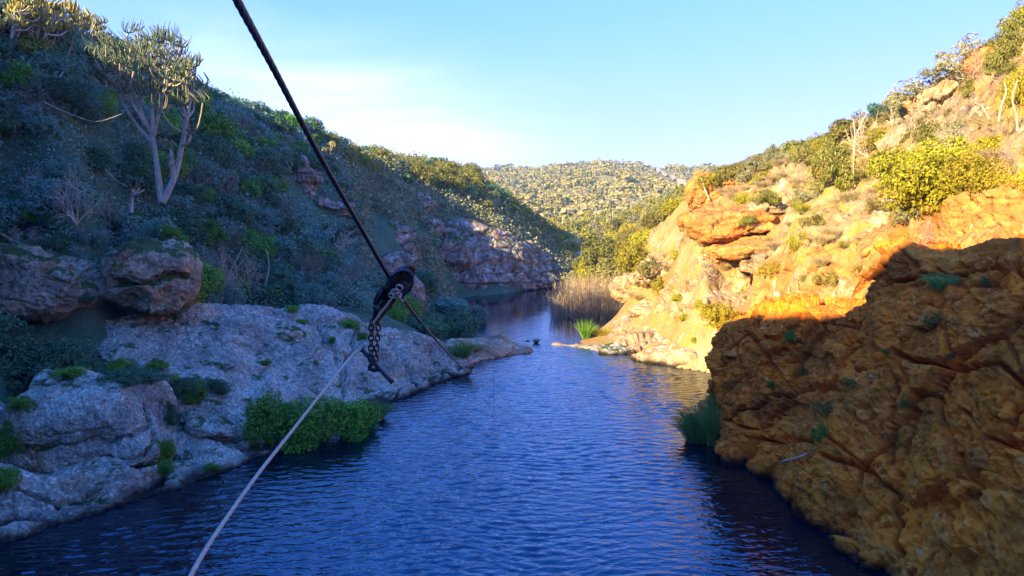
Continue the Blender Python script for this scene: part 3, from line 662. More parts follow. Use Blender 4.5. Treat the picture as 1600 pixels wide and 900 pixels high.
tag(px_rock('boulder', 1104, 302, 38, 52, 56, O, seed=75, rot=(0, 0.2, 0), sq=2.5, n=110, size=0.8, style='cliff'), 'upright pinkish outcrop on the skyline end of the right slope', 'outcrop')
tag(px_rock('boulder', 1215, 328, 30, 90, 26, R, seed=76, rot=(0, -0.1, 0), sq=2.7, n=110, size=0.8, style='cliff'), 'pale flat ledge to the right of the overhanging orange one', 'rock')
tag(px_rock('boulder', 1160, 283, 40, 80, 24, O, seed=77, rot=(0, -0.25, 0), sq=2.7, n=110, size=0.8, style='cliff'), 'thin bedded orange ledge below the skyline bushes', 'rock')
tag(px_rock('boulder', 1300, 268, 31, 56, 34, O, seed=78, rot=(0, -0.2, 0), sq=2.6, n=100, size=0.8, style='cliff'), 'orange block in the dark opening under the leafy tree', 'rock')
tag(px_rock('boulder', 1470, 160, 27, 90, 50, R, seed=79, rot=(0, -0.5, 0), sq=2.7, n=110, size=0.8, style='cliff'), 'pale sloping rock face high on the right slope', 'rock')
tag(px_rock('boulder', 1528, 100, 29, 44, 40, O, seed=80, rot=(0, -0.4, 0), sq=2.7, n=100, size=0.8, style='cliff'), 'bare orange knob near the top of the right slope', 'rock')
tag(px_rock('boulder', 1040, 420, 42, 80, 30, R, seed=81, rot=(0, -0.3, 0), sq=2.6, n=100, size=0.8, style='cliff'), 'pale slab between the reeds and the orange ledges', 'rock')
tag(px_rock('boulder', 895, 384, 86, 34, 22, R, seed=82, sq=2.6, n=40, size=1.0), 'pinkish block of rock at the far bend of the river', 'rock')
tag(px_rock('boulder', 905, 404, 82, 36, 20, R, seed=83, sq=2.4, n=40, size=1.0), 'rounded pale rock below the pinkish block at the bend', 'rock')
def surf(px, py, off=0.35): return P(px, py, (hit(px, py) or 40) - off)
def face(label, rows, mat, nu, nv, seed, size=1.0, amt=0.7, cracks=None, style='cliff', off=0.35, name='outcrop'):
    rr = [[surf(px, py, off) for px, py in r] for r in rows]
    return slab(label, 'rock', rr, mat, nu, nv, style, seed=seed, size=size, amt=amt, cracks=cracks, back=(0.1, 1.2, -0.6), foot=(0, 0.6, -0.8), name=name)
face('broad pale broken slabs between the reeds and the orange ledges', [[(992, 412), (1040, 402), (1095, 398), (1150, 404), (1205, 408)], [(985, 432), (1035, 425), (1090, 422), (1150, 428), (1208, 430)], [(978, 452), (1030, 452), (1088, 448), (1150, 450), (1210, 452)], [(972, 476), (1025, 478), (1085, 474), (1150, 474), (1212, 474)]],
     R, 220, 130, 91, 1.2, 0.7, [(2, 0.3, [(985, 440), (1040, 430), (1100, 428), (1190, 436)]), (2, 0.3, [(1000, 470), (1060, 455), (1130, 455)]), (2, 0.25, [(1080, 400), (1095, 440), (1090, 475)])])
face('smooth orange rock sheet sloping down to the rim of the cliff', [[(1210, 404), (1270, 392), (1330, 384), (1385, 376)], [(1212, 425), (1270, 415), (1330, 405), (1386, 388)], [(1214, 450), (1270, 442), (1328, 432), (1384, 397)]],
     O, 200, 110, 93, 0.9, 0.6, [(2.5, 0.25, [(1215, 430), (1280, 420), (1370, 395)])], off=0.25)
face('steep orange gravelly rock face above the cliff at the right edge', [[(1395, 345), (1450, 325), (1520, 305), (1630, 285)], [(1396, 360), (1452, 348), (1522, 335), (1630, 325)], [(1398, 376), (1454, 370), (1524, 362), (1630, 356)], [(1400, 390), (1456, 388), (1526, 385), (1630, 382)]],
     O, 240, 130, 95, 0.9, 0.6, [(3, 0.2, [(1430, 372), (1500, 366), (1600, 360)])], off=0.3)
face('pale weathered rock band high on the right slope under the skyline shrubs', [[(1400, 205), (1440, 180), (1480, 158), (1520, 145)], [(1410, 222), (1450, 198), (1490, 178), (1530, 165)], [(1420, 238), (1460, 216), (1500, 196), (1540, 185)]],
     R, 130, 80, 97, 1.0, 0.7)
slab('low flat rock lying at the water edge by the bright green grass', 'rock',
 [[(862, 533, 35), (885, 531, 35.5), (910, 531, 35.5), (945, 534, 34.5)],
  [(862, 536, 34.2), (885, 536, 34.1), (912, 537, 33.8), (945, 541, 33)],
  [S(862, 538.5), S(886, 540.5), S(912, 543.5), S(945, 550)]], M['drytan'], 90, 30, 'conglom', seed=17, size=0.5, amt=0.4, back=(0, 0.8, -0.5), foot=(0, -0.1, -0.5))
tag(px_rock('boulder', 888, 498.5, 41.8, 12, 5, M['lichen'], seed=84, sq=2.2, n=20, size=0.3), 'small dark stone breaking the surface in front of the reeds', 'stone')
tag(px_rock('boulder', 905, 503, 40.8, 26, 3.5, M['lichen'], seed=85, sq=2.4, n=24, size=0.3), 'thin low stone at the foot of the reeds', 'stone')
tag(px_rock('boulder', 821, 535, 34.3, 15, 6, M['lichen'], seed=86, sq=2.2, n=24, size=0.3), 'dark stone in the narrows between the two low rocks', 'stone')
tag(px_rock('boulder', 960, 551, 31.8, 60, 24, M['lichen'], seed=87, sq=2.4, n=50, size=0.5), 'shaded grey stone at the river end of the whaleback', 'stone')

# ------------------------------------------------------------------ vegetation builders
class Acc:
    def __init__(s): s.V = []; s.Q = []; s.n = 0
    def add(s, V, Q): s.V.append(np.asarray(V, float)); s.Q.append(np.asarray(Q) + s.n); s.n += len(V)
    def tube(s, pts, rad, k=6):
        pts = np.asarray(pts, float); m = len(pts)
        rad = np.linspace(rad[0], rad[1], m) if len(rad) == 2 and m != 2 else np.asarray(rad, float)
        t = np.gradient(pts, axis=0); t /= np.linalg.norm(t, axis=1)[:, None] + 1e-9
        ref = np.array([0.31, 0.95, 0.1]) if abs(t[0][2]) > 0.5 else np.array([0.1, 0.05, 1.0])
        a = np.cross(t, ref); a /= np.linalg.norm(a, axis=1)[:, None] + 1e-9; b = np.cross(t, a)
        ang = np.arange(k) / k * 2 * PI
        V = pts[None] + rad[None, :, None] * (np.cos(ang)[:, None, None] * a[None] + np.sin(ang)[:, None, None] * b[None])
        s.add(V.reshape(-1, 3), grid_quads(k, m, True))
        return s
    def leaves(s, C, N, size, el=0.5, rng=RNG, fold=0.25):
        n = len(C); C = np.asarray(C); N = N / (np.linalg.norm(N, axis=1)[:, None] + 1e-9)
        a = rng.normal(size=(n, 3)); a = np.cross(N, a); a /= np.linalg.norm(a, axis=1)[:, None] + 1e-9; b = np.cross(N, a)
        L = size * (0.65 + 0.7 * rng.random(n))[:, None]
        V = np.stack([C - a * L / 2, C + b * L * el / 2 + N * L * fold * 0.4, C + a * L / 2, C - b * L * el / 2 + N * L * fold * 0.4], 1)
        s.add(V.reshape(-1, 3), np.arange(4 * n).reshape(n, 4)); return s
    def blades(s, base, tip, width, seg=3, droop=0.25, rng=RNG):
        """ribbons from base (n,3) to tip (n,3), curving over"""
        n = len(base); d = tip - base; L = np.linalg.norm(d, axis=1)[:, None]
        side = np.cross(d, rng.normal(size=(n, 3))); side /= np.linalg.norm(side, axis=1)[:, None] + 1e-9
        rows = []
        for k in range(seg + 1):
            t = k / seg
            c = base + d * t; c[:, 2] += (t - t * t) * L[:, 0] * droop * 1.5; 
            w_ = width * (1 - t) ** 0.7 + width * 0.08
            rows.append(np.stack([c - side * w_ / 2, c + side * w_ / 2], 1))
        V = np.stack(rows, 1).reshape(-1, 3); b0 = np.arange(n)[:, None] * (2 * (seg + 1))
        Q = []
        for k in range(seg):
            Q.append(np.concatenate([b0 + 2 * k, b0 + 2 * k + 1, b0 + 2 * k + 3, b0 + 2 * k + 2], 1))
        s.add(V, np.concatenate(Q)); return s
    def mesh(s, name, mat, smooth=False):
        return mesh_np(name, np.concatenate(s.V), np.concatenate(s.Q), mat, smooth)

def crown_points(n, rng, lobes=9, flat=0.75, lift=0.45, spread=0.62, lr=(0.26, 0.46)):
    """points on the shells of lobes that fill a dome of radius 1; returns centres and outward directions"""
    c = rng.normal(size=(lobes, 3)); c /= np.linalg.norm(c, axis=1)[:, None]
    c *= (spread * (0.55 + 0.45 * rng.random(lobes)))[:, None]; c[:, 2] = np.abs(c[:, 2]) * flat * 1.25 + lift * 0.4
    c[0] = (0, 0, lift); r = rng.uniform(lr[0], lr[1], lobes)
    k = rng.choice(lobes, n, p=r ** 2 / (r ** 2).sum())
    d = rng.normal(size=(n, 3)); d /= np.linalg.norm(d, axis=1)[:, None]
    # twig-sized sub-clumps break up each shell
    sub = rng.normal(size=(lobes * 26, 3)); sub /= np.linalg.norm(sub, axis=1)[:, None]
    j = rng.integers(0, 26, n) + k * 26
    d = sub[j] * 1.0 + d * 0.42; d /= np.linalg.norm(d, axis=1)[:, None]
    rr = (0.80 + 0.32 * rng.random(lobes * 26)[j]) * (0.86 + 0.18 * rng.random(n))
    p = c[k] + d * (r[k] * rr)[:, None]; p[:, 2] = np.maximum(p[:, 2], 0.0)
    return p, d, c, r
def bush_mesh(name, mat, seed, n=2500, leaf=0.08, el=0.5, **k):
    rng = np.random.default_rng(seed); p, d, c, r = crown_points(n, rng, **k)
    a = Acc(); a.leaves(p, d + rng.normal(size=d.shape) * 0.55 + np.array([0, 0, 0.35]), leaf, el, rng)
    return a.mesh(name, M[mat])
def twiggy_mesh(name, mat, seed, n=60, spread=0.7, rad=0.012):
    rng = np.random.default_rng(seed); a = Acc()
    def grow(p, d, L, r, lv):
        m = 4; pts = [p]
        for i in range(m):
            d = d + rng.normal(size=3) * 0.22; d /= np.linalg.norm(d); pts.append(pts[-1] + d * L / m)
        a.tube(pts, np.linspace(r, r * 0.55, m + 1), 3)
        if lv:
            for i in range(3 if lv > 1 else 4):
                q = pts[rng.integers(2, m + 1)]; e = d + rng.normal(size=3) * 0.55; e[2] += 0.1; grow(q, e / np.linalg.norm(e), L * 0.62, r * 0.6, lv - 1)
    for i in range(n // 6):
        an = rng.random() * 2 * PI; d = np.array([math.cos(an) * spread, math.sin(an) * spread, 0.6 + rng.random() * 0.5]); grow(np.zeros(3), d / np.linalg.norm(d), 0.5, rad, 3)
    return a.mesh(name, M[mat])
def tuft_mesh(name, mat, seed, n=260, spread=0.75, width=0.02, h=1.0, droop=0.3, root=0.18):
    rng = np.random.default_rng(seed); a = Acc()
    an = rng.random(n) * 2 * PI; rr = root * np.sqrt(rng.random(n))
    base = np.stack([np.cos(an) * rr, np.sin(an) * rr, 0 * rr], -1); an2 = an + rng.normal(size=n) * 0.6; s2 = spread * rng.random(n) ** 0.8
    hh = h * (0.55 + 0.45 * rng.random(n)) * np.sqrt(np.clip(1 - 0.5 * s2 ** 2, 0.2, 1))
    tip = base + np.stack([np.cos(an2) * s2, np.sin(an2) * s2, hh], -1)
    a.blades(base, tip, width, 3, droop, rng); return a.mesh(name, M[mat])
def trunk_mesh(name, mat, seed, h=1.0, r=0.05, limbs=6):
    rng = np.random.default_rng(seed); a = Acc()
    top = np.array([rng.normal() * 0.08, rng.normal() * 0.08, h]); k = 6
    pts = np.linspace([0, 0, -0.2], top, k) + np.concatenate([[np.zeros(3)], rng.normal(size=(k - 1, 3)) * 0.025]); a.tube(pts, np.linspace(r, r * 0.6, k), 7)
    for i in range(limbs):
        q = pts[rng.integers(2, k)]; an = i / limbs * 2 * PI + rng.random(); e = np.array([math.cos(an), math.sin(an), 0.9 + rng.random()]); L = 0.55 + 0.35 * rng.random()
        m = np.linspace(q, q + e / np.linalg.norm(e) * L, 5) + np.concatenate([[np.zeros(3)], rng.normal(size=(4, 3)) * 0.03]); a.tube(m, np.linspace(r * 0.5, r * 0.15, 5), 5)
    return a.mesh(name, M[mat])

BM = {}
def bm(kind, mat, var):
    key = (kind, mat, var)
    if key in BM: return BM[key]
    seed = 100 + var * 7
    src = BM.get((kind, None, var))
    if src is None:
        if kind == 'near': src = bush_mesh('foliage', mat, seed, 5200, 0.075, 0.5, lobes=11)
        elif kind == 'mid': src = bush_mesh('foliage', mat, seed + 1, 2800, 0.105, 0.5, lobes=10)
        elif kind == 'open': src = bush_mesh('foliage', mat, seed + 2, 1500, 0.085, 0.5, lobes=12, lr=(0.14, 0.28), spread=0.8)
        elif kind == 'far': src = bush_mesh('foliage', mat, seed + 3, 750, 0.17, 0.6, lobes=8)
        elif kind == 'tuft': src = tuft_mesh('blades', mat, seed + 4)
        elif kind == 'wide': src = tuft_mesh('blades', mat, seed + 5, 420, 1.0, 0.022, 0.8, 0.45, 0.35)
        elif kind == 'twig': src = twiggy_mesh('twigs', mat, seed + 6)
        BM[(kind, None, var)] = src
    me = src.copy(); me.materials.clear(); me.materials.append(M[mat]); BM[key] = me
    return me

EXCL = []      # photograph rectangles that nothing nearer than d may cover
def blocked(pos, r, h):
    x, y, dep = proj(np.array([pos[0], pos[1], pos[2] + h / 2])); rr = r * F / dep; hh = h / 2 * F / dep
    for (x0, y0, x1, y1, d) in EXCL:
        if pos[1] < d and x + rr * 0.8 > x0 and x - rr * 0.8 < x1 and y + hh * 0.8 > y0 and y - hh * 0.8 < y1: return True
    return False
def put(name, me, pos, scale, label=None, cat=None, group=None, rz=None, parts=None):
    rz = random.random() * 6.28 if rz is None else rz
    if parts:
        o = bpy.data.objects.new(name, None); COL.objects.link(o)
        for pn_, pm, ps, pz in parts:
            c = link(pn_, pm, o); c.scale = ps; c.location = (0, 0, pz)
    else:
        o = link(name, me)
    o.location = pos; o.rotation_euler = (random.uniform(-.06, .06), random.uniform(-.06, .06), rz)
    o.scale = scale if hasattr(scale, '__len__') else (scale,) * 3
    tag(o, label, cat, group)
    return o
def ground(px, py, d=None):
    d = d or hit(px, py)
    p = P(px, py, d); return np.array([p[0], p[1], H(p[0], p[1])[0]])
def plant(px, py, wpx, hpx, kind, mat, label, cat='shrub', name='shrub', d=None, var=None, group=None, z=None):
    """plant whose foot stands at photograph pixel (px, py), wpx wide and hpx tall there"""
    dd = d or hit(px, py)
    pos = P(px, py, dd) - np.array([0, 0, 0.05])
    sx = wpx * dd / F / 1.75; sz = hpx * dd / F / (1.25 if kind in ('near', 'mid', 'open', 'far') else 0.95)
    if kind in ('tuft', 'wide'): sx *= 1.0
    var = random.randrange(3) if var is None else var
    return put(name, bm(kind, mat, var), pos, (sx, sx, sz), label, cat, group)
def inpoly(x, y, poly):
    r = np.zeros(len(x), bool); j = len(poly) - 1
    for i in range(len(poly)):
        xi, yi = poly[i]; xj, yj = poly[j]
        r ^= ((yi > y) != (yj > y)) & (x < (xj - xi) * (y - yi) / (yj - yi + 1e-9) + xi); j = i
    return r
def scatter(poly, n, box, rmin, mindist_k, seed, edge=0):
    """ground points whose picture position falls inside the polygon, spread evenly in the place"""
    rng = np.random.default_rng(seed); x = rng.uniform(box[0], box[1], n * 40); y = rng.uniform(box[2], box[3], n * 40)
    z = H(x, y); u, v, dep = proj(np.stack([x, y, z], -1)); ok = inpoly(u, v, poly) & (z > 0.05) & (dep > 5)
    x, y, z = x[ok], y[ok], z[ok]; out = []; r = rng.uniform(rmin[0], rmin[1], len(x)); ax = np.zeros((0, 3))
    for i in range(len(x)):
        if len(out) >= n: break
        if len(ax) and ((ax[:, 0] - x[i]) ** 2 + (ax[:, 1] - y[i]) ** 2 < (mindist_k * (ax[:, 2] + r[i])) ** 2).any(): continue
        out.append((x[i], y[i], z[i], r[i])); ax = np.array([(o[0], o[1], o[3]) for o in out])
    return out

EXCL += [(150, 190, 318, 310, 24.5), (575, 325, 645, 405, 49), (535, 315, 560, 400, 50), (690, 335, 880, 442, 64), (0, 385, 165, 495, 20.5), (165, 370, 300, 490, 21.5), (30, 495, 740, 600, 29),
         (590, 425, 662, 492, 34), (452, 262, 500, 305, 45), (485, 312, 545, 335, 45), (705, 440, 890, 462, 60), (640, 340, 690, 365, 55), (0, 590, 440, 800, 20), (195, 270, 230, 330, 22), (165, 490, 300, 520, 24)]
# ---- shaded left slope: close canopy of small trees
TR = [trunk_mesh('trunk', 'bark', 60 + i) for i in range(3)]
canopy = scatter([(-120, 60), (330, 130), (420, 175), (500, 225), (560, 330), (590, 430), (650, 500), (560, 478), (300, 480), (300, 400), (-120, 400)], 560, (-22, -2, 17, 53), (0.7, 1.35), 0.38, 5)
LOOK = {'leaf_haze': 'dusty olive', 'leaf_grey': 'grey-green', 'leaf_dark': 'dark green', 'leaf_teal': 'grey-green', 'leaf_bright': 'fresh green', 'leaf_olive': 'olive-green', 'leaf_yellow': 'yellow-green'}
cnt = 0
for i, (x, y, z, r) in enumerate(canopy):
    if cnt >= 295 or blocked((x, y, z), r, 1.6 * r): continue
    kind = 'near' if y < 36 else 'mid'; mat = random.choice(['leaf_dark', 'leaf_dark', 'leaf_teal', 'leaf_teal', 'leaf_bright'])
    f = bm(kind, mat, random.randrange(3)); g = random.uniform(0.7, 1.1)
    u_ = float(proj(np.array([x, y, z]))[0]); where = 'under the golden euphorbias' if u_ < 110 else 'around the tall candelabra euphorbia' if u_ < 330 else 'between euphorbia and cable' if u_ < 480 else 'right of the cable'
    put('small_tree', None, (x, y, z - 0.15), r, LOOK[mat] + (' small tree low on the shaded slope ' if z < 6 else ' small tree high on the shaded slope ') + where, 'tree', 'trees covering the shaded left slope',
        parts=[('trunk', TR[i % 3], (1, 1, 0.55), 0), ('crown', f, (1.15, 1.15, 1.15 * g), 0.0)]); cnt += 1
# ---- skyline and plateau on the left
for (x, y, z, r) in scatter([(-300, -100), (200, -60), (330, 70), (560, 150), (680, 210), (640, 300), (490, 235), (330, 155), (100, 95), (-300, 120)], 110, (-32, -8, 20, 75), (0.7, 1.25), 0.5, 6):
    if blocked((x, y, z), r, 1.6 * r): continue
    mat = random.choice(['leaf_dark', 'leaf_olive', 'leaf_teal'])
    put('bushy_tree', None, (x, y, z - 0.1), r, LOOK[mat] + ' bushy tree on the crest of the left hill against the sky', 'tree', 'trees along the crest of the left hill',
        parts=[('trunk', TR[random.randrange(3)], (1, 1, 0.6), 0), ('crown', bm('mid', mat, random.randrange(3)), (1.1, 1.1, 1.1), 0.1)])
# ---- sunlit spur on the left beyond the shade
for (x, y, z, r) in scatter([(500, 215), (740, 240), (800, 300), (880, 385), (880, 410), (780, 350), (640, 290), (520, 250)], 170, (-24, 8, 48, 98), (0.7, 1.5), 0.5, 7):
    mat = random.choice(['leaf_olive', 'leaf_olive', 'leaf_yellow', 'leaf_dark', 'leaf_grey'])
    put('bushy_tree', bm('mid', mat, random.randrange(3)), (x, y, z - 0.1), (r, r, r * random.uniform(0.9, 1.3)),
        LOOK[mat] + ' bushy tree on the sunlit spur beyond the shaded slope', 'tree', 'trees on the sunlit spur')
# ---- shaded grassy slope between the outcrops
for (x, y, z, r) in scatter([(500, 250), (640, 300), (780, 355), (890, 415), (895, 440), (690, 460), (640, 480), (560, 440), (500, 330)], 170, (-20, 8, 36, 90), (0.4, 0.95), 0.6, 8):
    if blocked((x, y, z), r, 1.3 * r): continue
    put('shrub', bm('mid', random.choice(['leaf_teal', 'leaf_dark', 'leaf_teal']), random.randrange(3)), (x, y, z - 0.1), (r, r, r * random.uniform(0.7, 1.1)),
        'low grey-green shrub between the outcrops of the shaded slope', 'shrub', 'shrubs between the shaded outcrops')

# ---- candelabra euphorbias
def euph_head(a, p, rng, R=0.34, n=9, r=0.024, tilt=(0, 0, 1)):
    lean = rng.normal(size=3) * R * np.array([0.35, 0.35, 0.1])
    for k in range(n):
        an = k / n * 2 * PI + rng.random() * 0.6; o_ = R * (0.35 + 0.65 * rng.random()); h = R * (0.9 + 0.7 * rng.random())
        c, s_ = math.cos(an), math.sin(an)
        a.tube([p, p + np.array([c * o_ * 0.7, s_ * o_ * 0.7, h * 0.12]), p + np.array([c * o_ * 1.05, s_ * o_ * 1.05, h * 0.45]), p + np.array([c * o_ * 1.1, s_ * o_ * 1.1, h]) + lean], [r * 0.7, r, r * 1.1, r * 0.5], 4)
def bend(p, q, rng, sag=0.12, m=6):
    t = np.linspace(0, 1, m)[:, None]; d = q - p; L = np.linalg.norm(d)
    out = np.array([d[0], d[1], 0]); w_ = rng.normal(size=3) * L * 0.04
    return p + d * t + (out * 0.5 * sag * 3 - np.array([0, 0, L * sag])) * (np.sin(t * PI)) + w_ * np.sin(t * PI)
def euphorbia(stems, heads, seed, label, sun_tint=False, group=None, trunk_r=0.13, R=0.34, n_arm=9, hr=0.024):
    """stems: polylines in the place; heads: points; every head is joined to the nearest stem node below it"""
    rng = np.random.default_rng(seed); base = np.array(stems[0][0]); e = bpy.data.objects.new('euphorbia_tree', None); COL.objects.link(e); e.location = base
    nodes = []
    for st in stems:
        st = np.array(st) - base; m = catmull(st, 4 * len(st)) if len(st) > 2 else st
        L = np.linspace(0, 1, len(m)); a = Acc(); rr = trunk_r * (1 - 0.62 * L) * (1.0 if np.linalg.norm(st[0]) < 1.3 else 0.6)
        a.tube(m, rr, 8); link('stem', a.mesh('stem', M['bark'], True), e)
        nodes += [(q, r_) for q, r_ in zip(m[len(m) // 3:], rr[len(m) // 3:])]
    br = Acc(); hd = Acc(); npts = np.array([q for q, _ in nodes])
    for h in heads:
        h = np.array(h) - base; d = np.linalg.norm((npts - h) * np.array([1, 1, 0.8]), axis=1) + np.where(npts[:, 2] > h[2] - 0.15, 5, 0); i = int(np.argmin(d + rng.random(len(d)) * 0.3))
        br.tube(bend(npts[i], h, rng), np.linspace(min(nodes[i][1] * 0.7, 0.06), 0.028, 6), 5)
        euph_head(hd, h, rng, R * (0.8 + 0.4 * rng.random()), n_arm, hr)
    tag(link('branches', br.mesh('branches', M['bark'], True), e), kind='stuff')
    tag(link('crown', hd.mesh('crown', M['euph_sunlit' if sun_tint else 'euph'], True), e), kind='stuff')
    tag(e, label, 'tree', group); return e
rngE = np.random.default_rng(77)
D = 24.0
def E(px, py, dd=0.0): return P(px, py, D + dd)
stems = [[E(252, 316), E(246, 268), E(240, 222), E(234, 205)], [E(254, 316), E(273, 275, .1), E(284, 228, .2), E(291, 190, .2), E(298, 150, .3)],
         [E(234, 205), E(212, 170, -.3), E(188, 138, -.5), E(160, 112, -.6)], [E(234, 205), E(206, 140, .3), E(193, 95, .4)], [E(238, 210), E(236, 150, .4), E(232, 92, .5)],
         [E(240, 212), E(252, 160, -.2), E(262, 105, -.3)], [E(240, 225, .1), E(214, 196, .3), E(194, 165, .2), E(178, 130, 0)], [E(272, 275, .1), E(268, 250, 0), E(267, 232, 0)], [E(284, 228, .2), E(294, 222, 0), E(298, 208, 0)]]
heads = []
while len(heads) < 112:
    u, v = rngE.uniform(145, 322), rngE.uniform(42, 190)
    top = 58 + 0.0035 * (u - 222) ** 2 + (18 if u > 290 else 0); bot = 155 + (35 if u > 240 else 0) - 0.003 * (u - 235) ** 2
    if v < top or v > bot: continue
    if rngE.random() > 0.5 + 0.5 * (1 - (v - top) / (bot - top + 1)): continue
    heads.append(E(u, v, rngE.uniform(-1.2, 1.2)))
heads += [E(150, 92, -.6), E(266, 236, 0), E(298, 210, 0), E(300, 152, .3), E(262, 262, 0), E(172, 62), E(200, 52), E(215, 48), E(255, 62), E(272, 66)]
euphorbia(stems, heads, 5, 'tall candelabra euphorbia with two pale stems standing against the shaded left slope', trunk_r=0.115, R=0.30, hr=0.017, n_arm=8)
b0 = P(205, 332, 21.5)
euphorbia([[b0, P(207, 305, 21.5), P(211, 290, 21.5)], [P(207, 305, 21.5), P(217, 302, 21.3), P(226, 296, 21.3)]], [P(211, 288, 21.5), P(205, 295, 21.4), P(218, 292, 21.6)], 6,
          'young euphorbia with a single pale stem below the tall candelabra one', trunk_r=0.06, R=0.2, n_arm=8, hr=0.022)
def rand_euph(px, py, hpx, seed, label, sun_tint=False, nh=16, group=None, d=None, spread=0.42):
    rng = np.random.default_rng(seed); d = d or hit(px, py); b_ = P(px, py, d) - np.array([0, 0, 0.1]); h = hpx * d / F
    st = []; hs = []
    for i in range(3):
        an = rng.random() * 6.28; t_ = b_ + np.array([math.cos(an) * h * .25, math.sin(an) * h * .25, h * 0.75]); st.append([b_, b_ * .5 + t_ * .5 - np.array([0, 0, h * .04]), t_])
    for i in range(nh):
        an = rng.random() * 6.28; q = spread * math.sqrt(rng.random()) * h; hs.append(b_ + np.array([math.cos(an) * q, math.sin(an) * q, h * (0.55 + 0.4 * rng.random()) - q * 0.2]))
    return euphorbia(st, hs, seed, label, sun_tint, group, trunk_r=0.03 * h, R=0.10 * h, n_arm=8, hr=0.011 * h + 0.006)
for k, (px, py, h, d, lb) in enumerate([(8, 112, 120, 24.5, 'golden sunlit euphorbia at the left edge of the hilltop'), (38, 105, 112, 25.5, 'golden sunlit euphorbia second from the left edge of the hilltop'),
                                        (70, 108, 118, 26, 'golden sunlit euphorbia in the middle of the hilltop clump'), (95, 112, 105, 27, 'golden sunlit euphorbia right of the hilltop clump'),
                                        (125, 112, 92, 30, 'smaller half-lit euphorbia between the hilltop clump and the tall candelabra one'), (-25, 115, 120, 25, 'golden sunlit euphorbia cut by the left edge of the photo')]):
    rand_euph(px, py, h, 40 + k, lb, True, 26, 'sunlit euphorbias on the left hilltop', d)
rand_euph(535, 405, 62, 50, 'pale sprawling euphorbia on the dark slope left of the cable', False, 16, spread=0.5)
rand_euph(508, 262, 42, 51, 'sunlit euphorbia on the crest just right of the cable', True, 14)
rand_euph(660, 400, 30, 52, 'small pale euphorbia beside the banded cliff', False, 12)
rand_euph(590, 300, 30, 53, 'small grey euphorbia on the slope right of the cable', False, 12)
rand_euph(440, 300, 55, 54, 'grey euphorbia in the canopy halfway up the left slope', False, 16)

# ---- snapshot of rock and ground, to stand small plants on the rocks
bpy.context.view_layer.update()
DG = bpy.context.evaluated_depsgraph_get()
def cast(px, py):
    """where the line of sight meets rock or ground"""
    org = Vector((0, 0, CAMZ)); r_ = Vector(ray(px, py)).normalized()
    for _ in range(12):
        ok, loc, nor, idx, ob, mx = sc.ray_cast(DG, org, r_)
        if not ok: return None, None
        if ob.name.split('.')[0] in ('rock', 'boulder', 'outcrop', 'stone', 'cliff', 'left_hillside', 'right_hillside', 'river_bed', 'far_hills', 'river_water'): return np.array(loc), np.array(nor)
        org = loc + r_ * 0.02
    return None, None
def on(px, py, wpx, hpx, kind, mat, label, cat='shrub', name='shrub', group=None, sink=0.08):
    p, n_ = cast(px, py)
    if p is None: return None
    d = p[1]; sx = wpx * d / F / 1.75; sz = hpx * d / F / (1.25 if kind in ('near', 'mid', 'open', 'far') else 0.9)
    return put(name, bm(kind, mat, random.randrange(3)), p + np.array([0, sink * sx, -sink * sz]), (sx, sx, sz), label, cat, group)

# ---- left bank greenery
g = 'leafy green bush hanging over the water below the long slab'
on(430, 686, 125, 100, 'near', 'leaf_bright', 'left part of the leafy green bush overhanging the water below the long slab', 'bush', 'bush')
on(490, 690, 140, 112, 'near', 'leaf_bright', 'middle and tallest bush overhanging the water below the long slab', 'bush', 'bush')
on(550, 680, 115, 92, 'near', 'leaf_bright', 'right-hand bush overhanging the water, ending in grass blades', 'bush', 'bush')
on(585, 655, 60, 40, 'wide', 'leaf_grass', 'grass blades dipping into the water at the end of the green bushes', 'grass tuft', 'grass_tuft')
for (px, py, w_, h_, m_, lb) in [(40, 605, 170, 120, 'leaf_dark', 'very dark bush at the left edge beneath the overhanging boulders'), (100, 590, 110, 80, 'leaf_dark', 'dark bush between the overhanging boulder and the blocky one'),
        (165, 612, 90, 50, 'leaf_dark', 'dark growth in the gap behind the top of the blocky boulder'), (235, 615, 80, 46, 'leaf_dark', 'dark growth between the blocky boulder and the long slab'),
        (-10, 560, 120, 100, 'leaf_dark', 'dark bush cut by the left edge under the boulders')]:
    plant(px, py, w_, h_, 'near', m_, lb, 'bush', 'bush', d=18.5)
